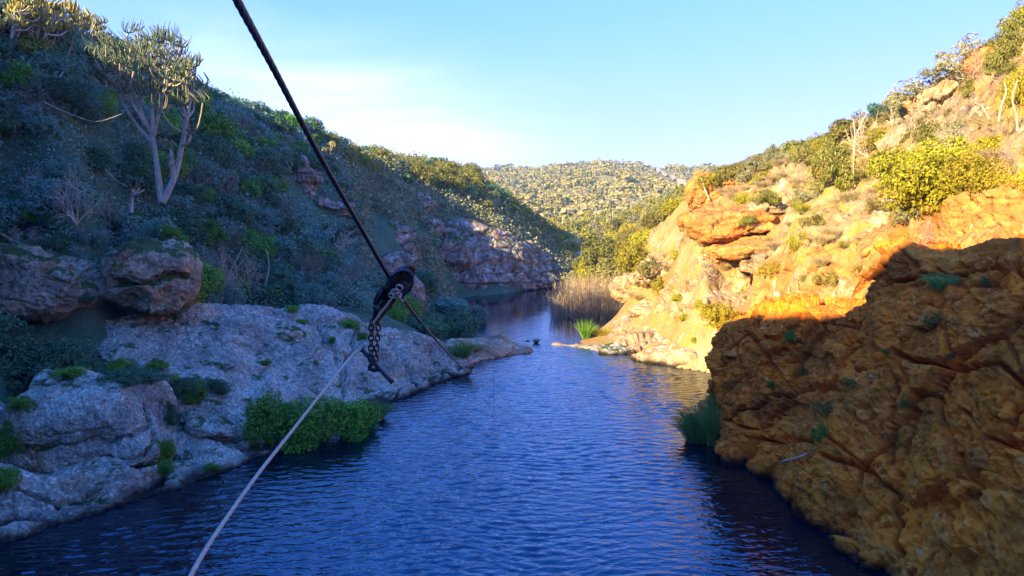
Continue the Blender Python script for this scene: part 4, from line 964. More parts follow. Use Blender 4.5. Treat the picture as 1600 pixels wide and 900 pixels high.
for k, (px, py, w_, h_, m_, lb) in enumerate([(15, 705, 70, 70, 'leaf_bright', 'bright green weeds left of the blocky boulder'), (5, 765, 60, 60, 'leaf_bright', 'green weeds at the left edge above the pitted shelf'),
        (35, 640, 60, 30, 'leaf_bright', 'low green growth behind the blocky boulder, at its left'), (110, 588, 80, 22, 'leaf_bright', 'low mat of green along the top of the blocky boulder'),
        (255, 742, 52, 42, 'leaf_bright', 'green weeds in the gap right of the tilted ledge'), (300, 625, 60, 40, 'leaf_bright', 'dark green clump behind the lumpy pale rock'),
        (335, 612, 60, 34, 'leaf_dark', 'dark clump in the hollow of the long slab'), (262, 660, 34, 60, 'leaf_dark', 'dark strip of plants in the gap right of the blocky boulder'), (254, 715, 40, 50, 'leaf_bright', 'green plants low in the gap right of the blocky boulder'), (200, 598, 110, 34, 'leaf_dark', 'dark mat of plants behind the crest of the blocky boulder'), (290, 618, 60, 46, 'leaf_dark', 'dark plants between the lumpy rock and the long slab'),
        (275, 612, 40, 40, 'leaf_bright', 'green weeds between the blocky boulder and the lumpy rock'),
        (330, 735, 34, 16, 'leaf_bright', 'small green patch low on the lumpy pale rock'), (405, 655, 60, 40, 'leaf_dark', 'dark edge of bush against the long slab'),
        (205, 440, 42, 36, 'leaf_olive', 'green tuft growing on the face of the overhanging boulder'), (130, 470, 40, 26, 'leaf_dark', 'small green plant on the long overhanging boulder'),
        (545, 512, 52, 22, 'leaf_bright', 'bright green strip of plants on the slab behind the chain'), (565, 530, 22, 20, 'leaf_bright', 'small green clump beside the hanging chain'),
        (470, 505, 28, 10, 'leaf_bright', 'small green cushion on top of the long slab'), (455, 484, 40, 10, 'leaf_bright', 'thin line of green on the crest of the slab'),
        (520, 535, 18, 14, 'leaf_bright', 'tiny plant in a crack of the slab'), (415, 570, 22, 12, 'leaf_bright', 'tiny green plant in the middle of the slab face'),
        (240, 575, 60, 16, 'leaf_bright', 'green growth in the hollow at the left of the slab'), (180, 575, 60, 18, 'leaf_bright', 'mossy plants beside the dark cave mouth')]):
    on(px, py, w_, h_, 'near', m_, lb, 'plant', 'plant')
for k, (px, py, w_, h_, m_, lb) in enumerate([(665, 524, 90, 52, 'leaf_dark', 'leafy bush on the bank behind the end of the slab'), (718, 526, 80, 60, 'leaf_dark', 'leafy bush leaning over the pool behind the tongue rock'),
        (700, 490, 90, 44, 'leaf_teal', 'grey-green bush higher on the bank behind the slab'), (745, 505, 36, 50, 'leaf_teal', 'bush at the edge of the far pool, overhanging the water'),
        (620, 500, 50, 30, 'leaf_bright', 'small fresh bush below the tan boulder'), (655, 455, 60, 50, 'leaf_dark', 'dark bush right of the tan boulder'), (600, 478, 40, 36, 'leaf_teal', 'soft bush left of the tan boulder')]):
    plant(px, py, w_, h_, 'mid', m_, lb, 'bush', 'bush')
on(722, 556, 52, 34, 'wide', 'leaf_grass', 'tussock of pale grass on the near end of the tongue rock', 'grass tuft', 'grass_tuft')
on(742, 548, 40, 16, 'wide', 'leaf_dry', 'dry grass tussock on the tongue rock', 'grass tuft', 'grass_tuft')
on(838, 536, 22, 8, 'tuft', 'leaf_dark', 'rushes sticking out of the water in the narrows', 'grass tuft', 'grass_tuft')
# ---- scrub above the overhanging boulders
for (x, y, z, r) in scatter([(-60, 300), (60, 290), (250, 330), (315, 400), (290, 400), (240, 365), (160, 385), (-60, 395)], 60, (-22, -8, 17, 26), (0.35, 0.7), 0.45, 15):
    mat = random.choice(['leaf_bright', 'leaf_teal', 'leaf_dark'])
    put('shrub', bm('near', mat, random.randrange(3)), (x, y, z), (r, r, r), LOOK[mat] + ' shrub spilling over the overhanging boulders', 'shrub', 'shrubs over the boulders')
for k, (px, py, w_, h_) in enumerate([(20, 400, 150, 60), (120, 350, 90, 90), (60, 330, 80, 80), (340, 470, 110, 100), (390, 465, 80, 80), (15, 490, 80, 60), (170, 350, 60, 50)]):
    plant(px, py, w_, h_, 'twig', 'twig', 'tangle of bare pale twigs in the shaded scrub, ' + ['above the long boulder', 'below the young euphorbia', 'at the left under the canopy', 'in the dark hollow behind the slab', 'right of the dark hollow', 'at the left edge by the boulder', 'beside the young euphorbia'][k], 'shrub', 'bare_shrub', d=(hit(px, py) or 21) - 0.6)
for k, (x, y, z, r) in enumerate(scatter([(-100, 150), (330, 190), (480, 260), (600, 440), (560, 478), (300, 440), (320, 360), (-100, 280)], 24, (-22, -4, 20, 46), (0.6, 0.9), 0.8, 55)):
    if blocked((x, y, z), r, 1.6 * r): continue
    put('bare_shrub', bm('twig', 'twigdark', k % 3), (x, y, z + 0.3), (r * 1.5, r * 1.5, r * 2.0), 'pale leafless shrub poking out of the shaded canopy', 'shrub', 'leafless shrubs in the shaded canopy')
# ---- undergrowth: uncountable leaves close to the ground of the left side
def undergrowth(name, poly, box, n, mats, seed, label, sz=0.0019, up=0.45, per=10, maxd=98):
    rng = np.random.default_rng(seed); x = rng.uniform(box[0], box[1], n * 5); y = np.exp(rng.uniform(math.log(box[2]), math.log(box[3]), n * 5)); z = H(x, y)
    u, v, dep = proj(np.stack([x, y, z], -1)); ok = (inpoly(u, v, poly)) & (z > 0.03)
    for (x0, y0, x1, y1, d_) in EXCL: ok &= ~((y < d_) & (u > x0) & (u < x1) & (v > y0) & (v < y1 + 12))
    x, y, z = x[ok][:n], y[ok][:n], z[ok][:n]
    k = len(x); r = np.hypot(x, y); s_ = np.repeat(r, per) * sz
    c = np.repeat(np.stack([x, y, z], -1), per, 0) + rng.normal(size=(k * per, 3)) * (s_[:, None] * 2.6); c[:, 2] += np.abs(rng.normal(size=k * per)) * up * 0.5
    N = rng.normal(size=(k * per, 3)) * 0.7 + np.array([0, 0, 0.6])
    a = Acc(); a.leaves(c, N, s_[:, None][:, 0] * 1.5 * 1.0, 0.5, rng) if False else None
    N /= np.linalg.norm(N, axis=1)[:, None]; t = np.cross(N, rng.normal(size=N.shape)); t /= np.linalg.norm(t, axis=1)[:, None]; b = np.cross(N, t)
    L = (s_ * (0.7 + 0.8 * rng.random(len(s_))))[:, None]
    V = np.stack([c - t * L, c + b * L * 0.5 + N * L * 0.15, c + t * L, c - b * L * 0.5 + N * L * 0.15], 1).reshape(-1, 3)
    a.add(V, np.arange(len(V)).reshape(-1, 4))
    o = link(name, a.mesh(name, M[mats])); tag(o, label, None, None, 'stuff'); return o
undergrowth('undergrowth', [(-300, -60), (330, 90), (520, 220), (560, 340), (600, 440), (655, 510), (560, 485), (290, 480), (310, 420), (-300, 620)], (-34, -1, 15, 60), 26000, 'leaf_teal', 21, 'dark leafy undergrowth between the trees of the shaded left slope')
undergrowth('scrub_cover', [(500, 225), (640, 270), (790, 330), (890, 410), (895, 445), (700, 465), (640, 500), (560, 430)], (-24, 9, 36, 98), 13000, 'leaf_grey', 22, 'grey-green grass and low scrub on the shaded slope between the outcrops', up=0.3)
undergrowth('spur_scrub', [(480, 200), (740, 235), (800, 300), (895, 410), (780, 345), (640, 280)], (-28, 9, 45, 100), 5000, 'leaf_olive', 23, 'olive scrub under the trees of the sunlit spur', up=0.4)

# ---- reeds
def reeds():
    rng = np.random.default_rng(31); n = 1500
    u = rng.uniform(862, 968, n); dd = rng.uniform(41.5, 50, n)
    q = np.array([P(a, 480, d) for a, d in zip(u, dd)]); base = q.copy(); base[:, 2] = -0.15
    hgt = rng.uniform(1.4, 2.5, n) * np.clip(0.55 + (u - 862) / 60, 0.55, 1); tip = base + np.stack([rng.normal(size=n) * 0.22, rng.normal(size=n) * 0.2, hgt], -1)
    a = Acc(); a.blades(base, tip, 0.035, 3, 0.0, rng)
    k = rng.choice(n, 900); t = rng.uniform(0.3, 0.95, 900)[:, None]; b2 = base[k] + (tip[k] - base[k]) * t
    a.blades(b2, b2 + np.stack([rng.normal(size=900) * 0.22, rng.normal(size=900) * 0.2, rng.uniform(0.1, 0.45, 900)], -1), 0.04, 2, 0.4, rng)
    tag(link('reeds', a.mesh('reeds', M['reed'])), 'dry straw-coloured reeds standing in the pool beside the rounded boulder', None, None, 'stuff')
reeds()
for k, (px, py, w_, h_, m_, lb) in enumerate([(915, 530, 44, 36, 'leaf_bright', 'dark green grass clump at the foot of the reeds by the flat rock'), (940, 530, 40, 28, 'leaf_yellow', 'yellow-green sunlit grass right of the dark green clump'),
        (928, 532, 36, 30, 'leaf_grass', 'tall green grass in the middle of the clump by the flat rock'), (962, 522, 26, 14, 'leaf_yellow', 'small sunlit tuft at the foot of the whaleback slab')]):
    plant(px, py, w_, h_, 'wide' if k % 2 else 'tuft', m_, lb, 'grass tuft', 'grass_tuft', d=35 + k * 0.4)
for k, (px, py, w_, h_, lb) in enumerate([(1088, 697, 64, 60, 'green rush clump growing from the water at the foot of the cliff, nearest the river'), (1112, 702, 60, 86, 'tallest green rush clump against the corner of the cliff'),
                                          (1100, 690, 70, 70, 'green rush clump in the middle of those at the cliff foot'), (1122, 650, 40, 50, 'rushes clinging to the corner of the cliff')]):
    d_ = [18.9, 18.6, 19.2, 19.6][k]; p_ = P(px, py, d_); p_[2] = max(p_[2], -0.05)
    put('rush_clump', bm('wide' if k != 1 else 'tuft', 'leaf_grass', k % 3), p_, (w_ * d_ / F / 1.5,) * 2 + (h_ * d_ / F * 1.1,), lb, 'rushes', 'rushes at the foot of the cliff')

# ------------------------------------------------------------------ right slope greenery
RB = [(1445, 322, 150, 120, 'near', 'leaf_yellow', 'big yellow-green bush in the middle of the sunlit right slope'), (1400, 285, 95, 90, 'near', 'leaf_yellow', 'yellow-green bush joined to the left of the big one'),
      (1515, 300, 110, 95, 'near', 'leaf_yellow', 'bright yellow-green bush right of the big one'), (1480, 262, 120, 80, 'near', 'leaf_yellow', 'yellow-green bush behind and above the big one'),
      (1420, 350, 70, 60, 'open', 'leaf_grey', 'thin grey shrub below the big yellow-green bush'), (1300, 290, 78, 105, 'near', 'leaf_olive', 'dense leafy small tree above the dark opening in the rock'),
      (1260, 262, 60, 60, 'open', 'leaf_olive', 'loose olive bush left of the dense leafy one'), (1335, 215, 80, 50, 'mid', 'leaf_olive', 'olive bush behind the pale thin trunk'),
      (1378, 186, 75, 46, 'open', 'leaf_dark', 'flat-topped dark shrub on the skyline of the right hill'), (1425, 165, 90, 55, 'open', 'leaf_grey', 'grey-green shrub on the skyline right of the flat-topped one'),
      (1470, 130, 80, 45, 'open', 'leaf_grey', 'wispy grey-green shrub on the steep skyline'), (1505, 110, 80, 72, 'open', 'leaf_grey', 'open-branched small tree sticking up on the skyline, sky showing through'),
      (1570, 110, 70, 80, 'near', 'leaf_olive', 'dense olive bush below the top right corner'), (1590, 60, 60, 70, 'near', 'leaf_olive', 'dense bush in the top right corner'),
      (1595, 165, 70, 90, 'near', 'leaf_yellow', 'bright yellow bush at the right edge by the white branches'), (1590, 300, 50, 60, 'open', 'leaf_yellow', 'yellow shrub at the right edge above the cliff'),
      (1545, 250, 80, 60, 'near', 'leaf_yellow', 'small yellow bush below the white branches'),
      (1205, 256, 30, 48, 'near', 'leaf_grey', 'upright grey-green shrub on the skyline'), (1240, 246, 60, 48, 'mid', 'leaf_olive', 'olive shrub on the skyline right of the upright one'),
      (1285, 220, 70, 55, 'mid', 'leaf_olive', 'rounded olive shrub on the right skyline'), (1175, 270, 46, 36, 'mid', 'leaf_grey', 'grey-green shrub on the skyline left of the upright one'),
      (1140, 280, 50, 42, 'mid', 'leaf_olive', 'olive shrub near the left end of the right hill skyline'), (1108, 290, 44, 36, 'mid', 'leaf_yellow', 'yellow-green shrub at the left end of the right hill skyline'),
      (1160, 318, 28, 28, 'near', 'leaf_yellow', 'round bright yellow bush on the ledges'), (1200, 318, 52, 30, 'near', 'leaf_olive', 'spreading olive bush on the ledges right of the round yellow one'),
      (1260, 318, 50, 36, 'open', 'leaf_grey', 'pale grey-green shrub under the leafy tree'), (1170, 350, 30, 22, 'near', 'leaf_olive', 'small bush sitting on the overhanging orange ledge'),
      (1205, 432, 46, 34, 'open', 'leaf_yellow', 'yellowish shrub on the bare slope above the whaleback'), (1240, 398, 40, 50, 'open', 'leaf_yellow', 'thin yellow shrub in the grassy gully'),
      (1122, 505, 66, 52, 'near', 'leaf_yellow', 'dark-based yellow-green bush at the top left corner of the cliff'), (1095, 482, 30, 24, 'near', 'leaf_yellow', 'small yellow-green bush on the whaleback'),
      (1060, 470, 30, 18, 'near', 'leaf_yellow', 'tiny yellow plant on the pale slab'), (1030, 455, 44, 34, 'open', 'leaf_yellow', 'loose yellow shrub behind the rounded boulder'),
      (1010, 430, 50, 40, 'open', 'leaf_olive', 'loose olive shrub left of the orange slope'), (1070, 500, 24, 16, 'near', 'leaf_yellow', 'tiny clump in the middle of the whaleback'),
      (1085, 535, 16, 14, 'near', 'leaf_yellow', 'tiny bright plant low on the whaleback'), (1345, 285, 46, 30, 'open', 'leaf_olive', 'low shrub at the foot of the thin pale trunk'),
      (1420, 345, 34, 26, 'near', 'leaf_yellow', 'small bright bush hanging over the cliff edge')]
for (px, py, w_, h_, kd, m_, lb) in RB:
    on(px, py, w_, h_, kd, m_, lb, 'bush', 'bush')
for k, (px, py, w_, h_, lb) in enumerate([(1360, 240, 100, 80, 'grey leafless shrub above the thin pale trunk'), (1330, 200, 60, 50, 'grey leafless shrub on the skyline'), (1430, 215, 110, 70, 'broad grey leafless shrub high on the right slope'),
        (1400, 195, 80, 60, 'grey leafless shrub just under the flat-topped one'), (1500, 240, 90, 60, 'pinkish leafless shrub behind the big yellow bush'), (1590, 270, 70, 60, 'russet leafless shrub at the right edge'),
        (1520, 130, 60, 60, 'grey twigs beneath the open-branched small tree'), (1440, 380, 60, 50, 'dry twiggy shrub over the cliff edge'), (1350, 330, 60, 40, 'dry twigs below the thin trunk'), (1060, 390, 60, 46, 'dry twiggy shrub left of the orange ledges'),
        (1100, 440, 60, 40, 'dry twiggy shrub on the bare slope')]):
    on(px, py, w_, h_, 'twig', 'twig', lb, 'shrub', 'bare_shrub')
# dry grass and small tufts on the sunlit slope
k_ = 0
for (x, y, z, r) in scatter([(1090, 290), (1200, 255), (1400, 170), (1600, 60), (1700, 60), (1700, 360), (1480, 385), (1390, 395), (1340, 470), (1150, 475), (960, 480), (1000, 420), (1075, 390)], 520, (4, 34, 12, 52), (0.14, 0.38), 0.55, 33):
    d_ = random.random()
    if d_ < 0.5: put('grass_tuft', bm('wide', 'leaf_dry', random.randrange(3)), (x, y, z - 0.05), (r * 1.6, r * 1.6, r * 1.8), 'tuft of dry straw-coloured grass ' + ('on the bare sunlit slope between the cliff and the reeds' if z < 6 else 'high on the sunlit orange slope' if x < 17 else 'near the right edge among the yellow bushes'), 'grass tuft', 'dry grass tufts on the right slope')
    elif d_ < 0.8:
        mat = random.choice(['leaf_yellow', 'leaf_olive']); put('shrub', bm('open', mat, random.randrange(3)), (x, y, z - 0.05), (r * 1.6, r * 1.6, r * 1.7), 'low ' + LOOK[mat] + ' shrub among the dry grass of the sunlit slope', 'shrub', 'low shrubs on the right slope')
    else: put('bare_shrub', bm('twig', 'twig', random.randrange(3)), (x, y, z - 0.05), (r * 1.8, r * 1.8, r * 2.0), 'low leafless grey shrub on the sunlit slope', 'shrub', 'leafless shrubs on the right slope')
# skyline of the right hill
for (x, y, z, r) in scatter([(1080, 240), (1300, 170), (1420, 100), (1620, -40), (1640, 120), (1640, 280), (1540, 260), (1470, 230), (1400, 270), (1290, 270), (1200, 290), (1100, 310)], 290, (12, 40, 26, 62), (0.45, 1.0), 0.38, 34):
    mat = random.choice(['leaf_yellow', 'leaf_olive', 'leaf_olive', 'leaf_grey'])
    put('hill_shrub', bm(random.choice(['mid', 'open', 'near']), mat, random.randrange(3)), (x, y, z - 0.1), (r, r, r * 1.1), LOOK[mat] + ' shrub along the top of the sunlit right hill', 'shrub', 'shrubs along the top of the right hill')
# tufts rooted in the joints of the cliff
for k, (px, py, w_, h_, kd, m_, lb) in enumerate([(1236, 532, 26, 26, 'near', 'leaf_bright', 'small dark plant high on the shaded cliff'), (1205, 606, 18, 20, 'near', 'leaf_bright', 'small plant in the first cliff crack'), (1330, 605, 34, 22, 'open', 'leaf_olive', 'thin plant in the middle of the long crack'),
        (1290, 650, 60, 40, 'open', 'leaf_olive', 'sprawling plant beside the protruding block'), (1282, 690, 34, 44, 'open', 'leaf_bright', 'drooping plant in the hollow left of the protruding block'), (1470, 450, 50, 34, 'wide', 'leaf_grass', 'grass tussock on the upper ledge of the cliff'),
        (1465, 510, 52, 30, 'open', 'leaf_olive', 'leafy plant below the grass tussock'), (1540, 445, 30, 26, 'near', 'leaf_olive', 'small plant on the upper ledge near the right edge'), (1385, 555, 20, 18, 'near', 'leaf_olive', 'tiny plant in the middle of the cliff'),
        (1485, 560, 20, 16, 'near', 'leaf_olive', 'tiny plant under the leafy one'), (1412, 640, 26, 40, 'open', 'leaf_olive', 'thin green streak of plants in the vertical crack'), (1410, 700, 18, 30, 'open', 'leaf_bright', 'lower plants in the vertical crack'),
        (1255, 590, 22, 30, 'open', 'leaf_olive', 'wispy plant left of the protruding block'), (1190, 500, 22, 14, 'near', 'leaf_olive', 'small plant at the rim of the cliff')]):
    on(px, py, w_, h_, kd, m_, lb, 'plant' if kd != 'wide' else 'grass tuft', 'plant' if kd != 'wide' else 'grass_tuft')
# pale dead branches and the thin trunk
def stick(name, pts, rad, mat, label, cat, k=6, extra=()):
    pts = np.array(pts); base = pts[0]; a = Acc(); a.tube(catmull(pts - base, 4 * len(pts)) if len(pts) > 2 else pts - base, np.linspace(rad[0], rad[1], 4 * len(pts) if len(pts) > 2 else 2), k)
    for e, r_ in extra:
        e = np.array(e) - base; a.tube(catmull(e, 3 * len(e)) if len(e) > 2 else e, np.linspace(r_, r_ * 0.5, 3 * len(e) if len(e) > 2 else 2), k)
    o = link(name, a.mesh(name, M[mat], True), None, base); tag(o, label, cat); return o
def depth_at(px, py): p, _ = cast(px, py); return p[1] if p is not None else 30.0
d_ = depth_at(1335, 288) - 0.2
stick('dead_tree', [P(1335, 292, d_), P(1334, 250, d_), P(1336, 215, d_), P(1333, 185, d_)], (0.05, 0.02), 'twig', 'thin straight pale trunk standing alone on the right slope', 'tree trunk', extra=[([P(1336, 215, d_), P(1345, 195, d_ + .3), P(1355, 175, d_ + .3)], 0.03), ([P(1335, 235, d_), P(1326, 215, d_), P(1320, 200, d_)], 0.02)])
d_ = depth_at(1520, 285) - 0.3
stick('dead_branch', [P(1517, 295, d_), P(1519, 275, d_), P(1525, 262, d_), P(1532, 258, d_)], (0.06, 0.03), 'deadwood', 'short bleached dead branch sticking up at the top of the cliff', 'branch', extra=[([P(1525, 264, d_), P(1524, 252, d_)], 0.03)])
d_ = depth_at(1590, 200) - 0.4
for q, lb in (([(1560, 190), (1565, 165), (1572, 145), (1570, 130)], 'left of three twisted white stems at the right edge'), ([(1590, 205), (1588, 180), (1582, 155), (1590, 125)], 'middle twisted white stem at the right edge'), ([(1545, 185), (1535, 168), (1522, 160)], 'leaning bleached stem left of the twisted ones')):
    stick('dead_branch', [P(a_, b_, d_ + 0.2) for a_, b_ in q], (0.038, 0.02), 'twig', lb, 'branch')
d_ = depth_at(1105, 300) - 0.3
stick('dead_branch', [P(1108, 312, d_), P(1101, 295, d_), P(1096, 278, d_)], (0.04, 0.02), 'deadwood', 'thin pale stick on the upright pinkish outcrop', 'branch')
def on_pts(L, off=0.03):
    r_ = []
    for a_, b_ in L:
        p, n_ = cast(a_, b_); r_.append(p + n_ * off if n_[1] < 0 or n_[2] > 0 else p)
    return r_
stick('dead_branch', on_pts([(1222, 722), (1245, 716), (1262, 708), (1276, 700)]), (0.018, 0.012), 'deadwood', 'thin pale root lying across the cliff ledge above the water', 'root')
for k, q in enumerate([[(345, 462), (358, 430), (372, 400), (380, 385)], [(355, 452), (366, 425), (385, 400)], [(410, 460), (420, 420), (416, 390)]]):
    stick('dead_branch', [P(a_, b_, 27 + k) for a_, b_ in q], (0.04, 0.02), 'bark', ['pale leaning trunk in the dark hollow behind the slab', 'second leaning trunk crossing the first in the dark hollow', 'faint upright trunk right of the dark hollow'][k], 'branch')
for k, q in enumerate([[(2, 365), (30, 380), (60, 390)], [(70, 160), (110, 178), (150, 190), (190, 178)], [(165, 265), (180, 280), (200, 292)], [(100, 285), (130, 300), (150, 312)], [(0, 435), (25, 448), (45, 462)]]):
    stick('dead_branch', [P(a_, b_, 19.6 + 0.15 * k) for a_, b_ in q], (0.014, 0.006), 'twig', ['bare pale branch reaching in from the left edge above the boulders', 'thin bare branch arching left of the tall euphorbia', 'thin bare branch below the tall euphorbia', 'thin bare branch over the long boulder', 'bare branch lying on the long boulder at the left edge'][k], 'branch')

# ------------------------------------------------------------------ valley and far hills
VG = scatter([(890, 372), (1000, 340), (1085, 300), (1090, 380), (1000, 425), (960, 450), (900, 428)], 90, (4, 30, 50, 100), (0.9, 1.8), 0.42, 41)
for (x, y, z, r) in VG:
    mat = random.choice(['leaf_yellow', 'leaf_olive', 'leaf_yellow', 'leaf_olive', 'leaf_haze'])
    put('valley_tree', bm('mid', mat, random.randrange(3)), (x, y, z - 0.1), (r, r, r * 1.2), LOOK[mat] + ' leafy tree in the sunlit valley behind the reeds', 'tree', 'trees in the valley behind the reeds')
for (px, py, w_, h_, m_, lb) in [(945, 432, 90, 95, 'leaf_olive', 'biggest dense green tree behind the reeds'), (990, 425, 80, 70, 'leaf_yellow', 'yellow-green tree right of the big one behind the reeds'), (925, 440, 60, 50, 'leaf_yellow', 'yellow-green bush just above the reeds'),
                                 (775, 318, 62, 40, 'leaf_dark', 'dark rounded tree half in shade on the end of the spur'), (655, 292, 60, 55, 'leaf_olive', 'tall loose olive tree on the sunlit spur'), (700, 300, 90, 62, 'leaf_olive', 'broad olive tree near the end of the sunlit spur'), (735, 282, 40, 42, 'leaf_olive', 'small olive tree at the end of the spur against the sky')]:
    plant(px, py, w_, h_, 'near', m_, lb, 'tree', 'valley_tree')
def near_track(x, y):
    u, v, _ = proj(np.stack([x, y, H(x, y)], -1)); a = np.array([1005, 256]); c = np.array([1085, 302]); ab = c - a
    t = np.clip(((u - a[0]) * ab[0] + (v - a[1]) * ab[1]) / (ab @ ab), 0, 1)
    return np.hypot(u - a[0] - t * ab[0], v - a[1] - t * ab[1]) < 5 + 10 * t
FP = [(745, 262), (860, 262), (950, 255), (1090, 262), (1090, 300), (1085, 345), (1000, 345), (900, 385), (870, 390), (800, 318), (745, 290)]
FI = scatter(FP, 290, (-12, 40, 96, 170), (1.2, 2.2), 0.45, 42)
for (x, y, z, r) in FI:
    mat = random.choice(['leaf_yellow', 'leaf_olive', 'leaf_haze', 'leaf_grey', 'leaf_olive'])
    put('scrub_bush', bm('far', mat, random.randrange(3)), (x, y, z - 0.1), (r, r, r * random.uniform(0.8, 1.2)), LOOK[mat] + ' bush low on the sunlit far hillside', 'bush', 'bushes low on the far hillside')
def far_scrub():
    rng = np.random.default_rng(43)
    protos = []
    for i in range(5):
        r2 = np.random.default_rng(200 + i); p, d, c, r = crown_points(66, r2, lobes=6, lr=(0.25, 0.45)); a = Acc(); a.leaves(p, d + r2.normal(size=d.shape) * 0.5, 0.36, 0.75, r2); protos.append((np.concatenate(a.V), np.concatenate(a.Q)))
    for nm, mt, n, lb in (('far_scrub', 'leaf_haze', 3600, 'olive scrub covering the far hills'), ('far_dark_scrub', 'leaf_grey', 1300, 'dark bushes dotted over the far hills'), ('far_dry_scrub', 'leaf_dry', 1300, 'dry brownish scrub on the far hills')):
        th = np.radians(rng.uniform(-12, 26, n * 3)); R_ = np.exp(rng.uniform(math.log(150), math.log(520), n * 3)); x = R_ * np.sin(th); y = R_ * np.cos(th)
        ok = ~near_track(x, y) & (fbm(np.stack([x, y, 0 * x], -1) / (22 + R_ * 0.06)[:, None].mean(), 3, n % 7) > (-0.25 if nm == 'far_scrub' else 0.05)); x, y = x[ok][:n], y[ok][:n]; z = H(x, y); a = Acc()
        for i in range(len(x)):
            V, Q = protos[i % 5]; an = rng.random() * 6.28; c_, s_ = math.cos(an), math.sin(an); s = (0.8 + 2.8 * rng.random() ** 3) * (1 + math.hypot(x[i], y[i]) / 900)
            W = V * s; W = np.stack([W[:, 0] * c_ - W[:, 1] * s_, W[:, 0] * s_ + W[:, 1] * c_, W[:, 2] * 0.85], -1) + np.array([x[i], y[i], z[i] - 0.2]); a.add(W, Q)
        tag(link(nm, a.mesh(nm, M[mt])), lb, None, None, 'stuff')
    n = 2600; th = np.radians(rng.uniform(-3, 17, n)); R_ = rng.uniform(115, 260, n); x = R_ * np.sin(th); y = R_ * np.cos(th); z = H(x, y); b_ = np.stack([x, y, z], -1)
    cl_ = b_[rng.integers(0, 320, n)] + rng.normal(size=(n, 3)) * np.array([0.8, 0.8, 0]); t_ = cl_ + np.stack([rng.normal(size=n) * 0.5, rng.normal(size=n) * 0.5, rng.uniform(1.8, 3.6, n)], -1)
    a = Acc(); a.blades(cl_[:1300], t_[:1300], 0.11, 2, 0.0, rng); tag(link('far_euphorbias', a.mesh('far_euphorbias', M['euph_sunlit'])), 'pale stems of many euphorbias standing in the far hillside scrub', None, None, 'stuff')
    # scrub standing on the plateaus either side, seen only from a step aside or as a fringe
    n = 1200; x = np.concatenate([rng.uniform(-60, -18, n), rng.uniform(24, 60, n)]); y = rng.uniform(10, 110, 2 * n); z = H(x, y); a = Acc(); ok = z > 8
    for i in np.where(ok)[0][:1500]:
        V, Q = protos[i % 5]; s = rng.uniform(0.4, 0.9); a.add(V * s + np.array([x[i], y[i], z[i] - 0.1]), Q)
    tag(link('plateau_scrub', a.mesh('plateau_scrub', M['leaf_olive'])), 'scrub on the tops of both hills', None, None, 'stuff')
far_scrub()
def track():
    L = [(1008, 259, 1.2), (1020, 263, 1.6), (1035, 271, 2.0), (1050, 280, 2.6), (1064, 289, 3.2), (1078, 298, 4.0), (1090, 306, 4.5)]; rows = []
    for px, py, wd in L:
        d = hit(px, py, 98, 900) or 380; p = P(px, py, d); rows.append((p[0], d, wd * 2.8 * d / F))
    rows = catmull(np.array(rows), 40); V = []
    for t in (-0.5, -0.17, 0.17, 0.5):
        x = rows[:, 0] + t * rows[:, 2] * 1.3; z = H(x, rows[:, 1]) + 1.0; V.append(np.stack([x, rows[:, 1], z], -1))
    V = np.array(V)
    tag(link('dirt_track', mesh_np('dirt_track', V.reshape(-1, 3), grid_quads(4, 40)[:, ::-1], M['track'])), None, None, None, 'structure')
track()

# ------------------------------------------------------------------ cable, pulley block, chain, bar and rope
def simple(name, col, rough=0.5, metal=0.0, bump=0.0, scale=60, col2=None):
    m, nt = newmat(name); b = NB(nt); co = coords(b); n = b.noise(co, scale, 5, 0.6)
    c = b.mix(b.ramp(n, [(0.4, 0.0), (0.6, 1.0)]), col, col2 or tuple(x * 0.6 for x in col))
    bp = b.n('ShaderNodeBump', {'Height': n, 'Strength': bump, 'Distance': 0.003})
    b.out(b.n('ShaderNodeBsdfPrincipled', {'Base Color': c, 'Roughness': rough, 'Metallic': metal, 'Normal': bp.outputs[0]}).outputs[0]); return m
M['cable'] = simple('dark_steel_cable', (0.035, 0.035, 0.045), 0.45, 0.4, 0.4)
M['iron'] = simple('blackened_iron', (0.018, 0.02, 0.03), 0.4, 0.3, 0.3, 40, (0.035, 0.03, 0.032))
M['rust'] = simple('rusty_steel', (0.10, 0.045, 0.03), 0.75, 0.3, 0.5, 80, (0.05, 0.025, 0.02))
M['rope'] = simple('tan_nylon_rope', (0.50, 0.40, 0.32), 0.85, 0, 0.5, 200, (0.38, 0.30, 0.24))
M['bar'] = simple('grey_painted_bar', (0.05, 0.07, 0.10), 0.45, 0.2, 0.2)
M['sheave'] = simple('worn_steel_sheave', (0.16, 0.20, 0.30), 0.35, 0.6, 0.2)
def twisted(pts, rad, strands=6, pitch=0.09, n=400, lobe=0.3, k=24):
    """a laid rope: one tube whose lobed section turns along its length"""
    pts = np.array(pts, float); c = catmull(pts, n); L = np.concatenate([[0], np.cumsum(np.linalg.norm(np.diff(c, axis=0), axis=1))])
    c = np.stack([np.interp(np.linspace(0, L[-1], n), L, c[:, i]) for i in range(3)], -1); s = np.linspace(0, L[-1], n)
    t = np.gradient(c, axis=0); t /= np.linalg.norm(t, axis=1)[:, None]; a = np.cross(t, [0.2, 0.1, 1]); a /= np.linalg.norm(a, axis=1)[:, None]; b = np.cross(t, a)
    an = np.arange(k) / k * 2 * PI; rr = rad * (1 - lobe + lobe * np.abs(np.cos(strands * (an[:, None] / 2 - s[None] / pitch * PI / strands * 2))) ** 0.7)
    V = c[None] + rr[..., None] * (np.cos(an)[:, None, None] * a[None] + np.sin(an)[:, None, None] * b[None])
    return V.reshape(-1, 3), grid_quads(k, n, True)
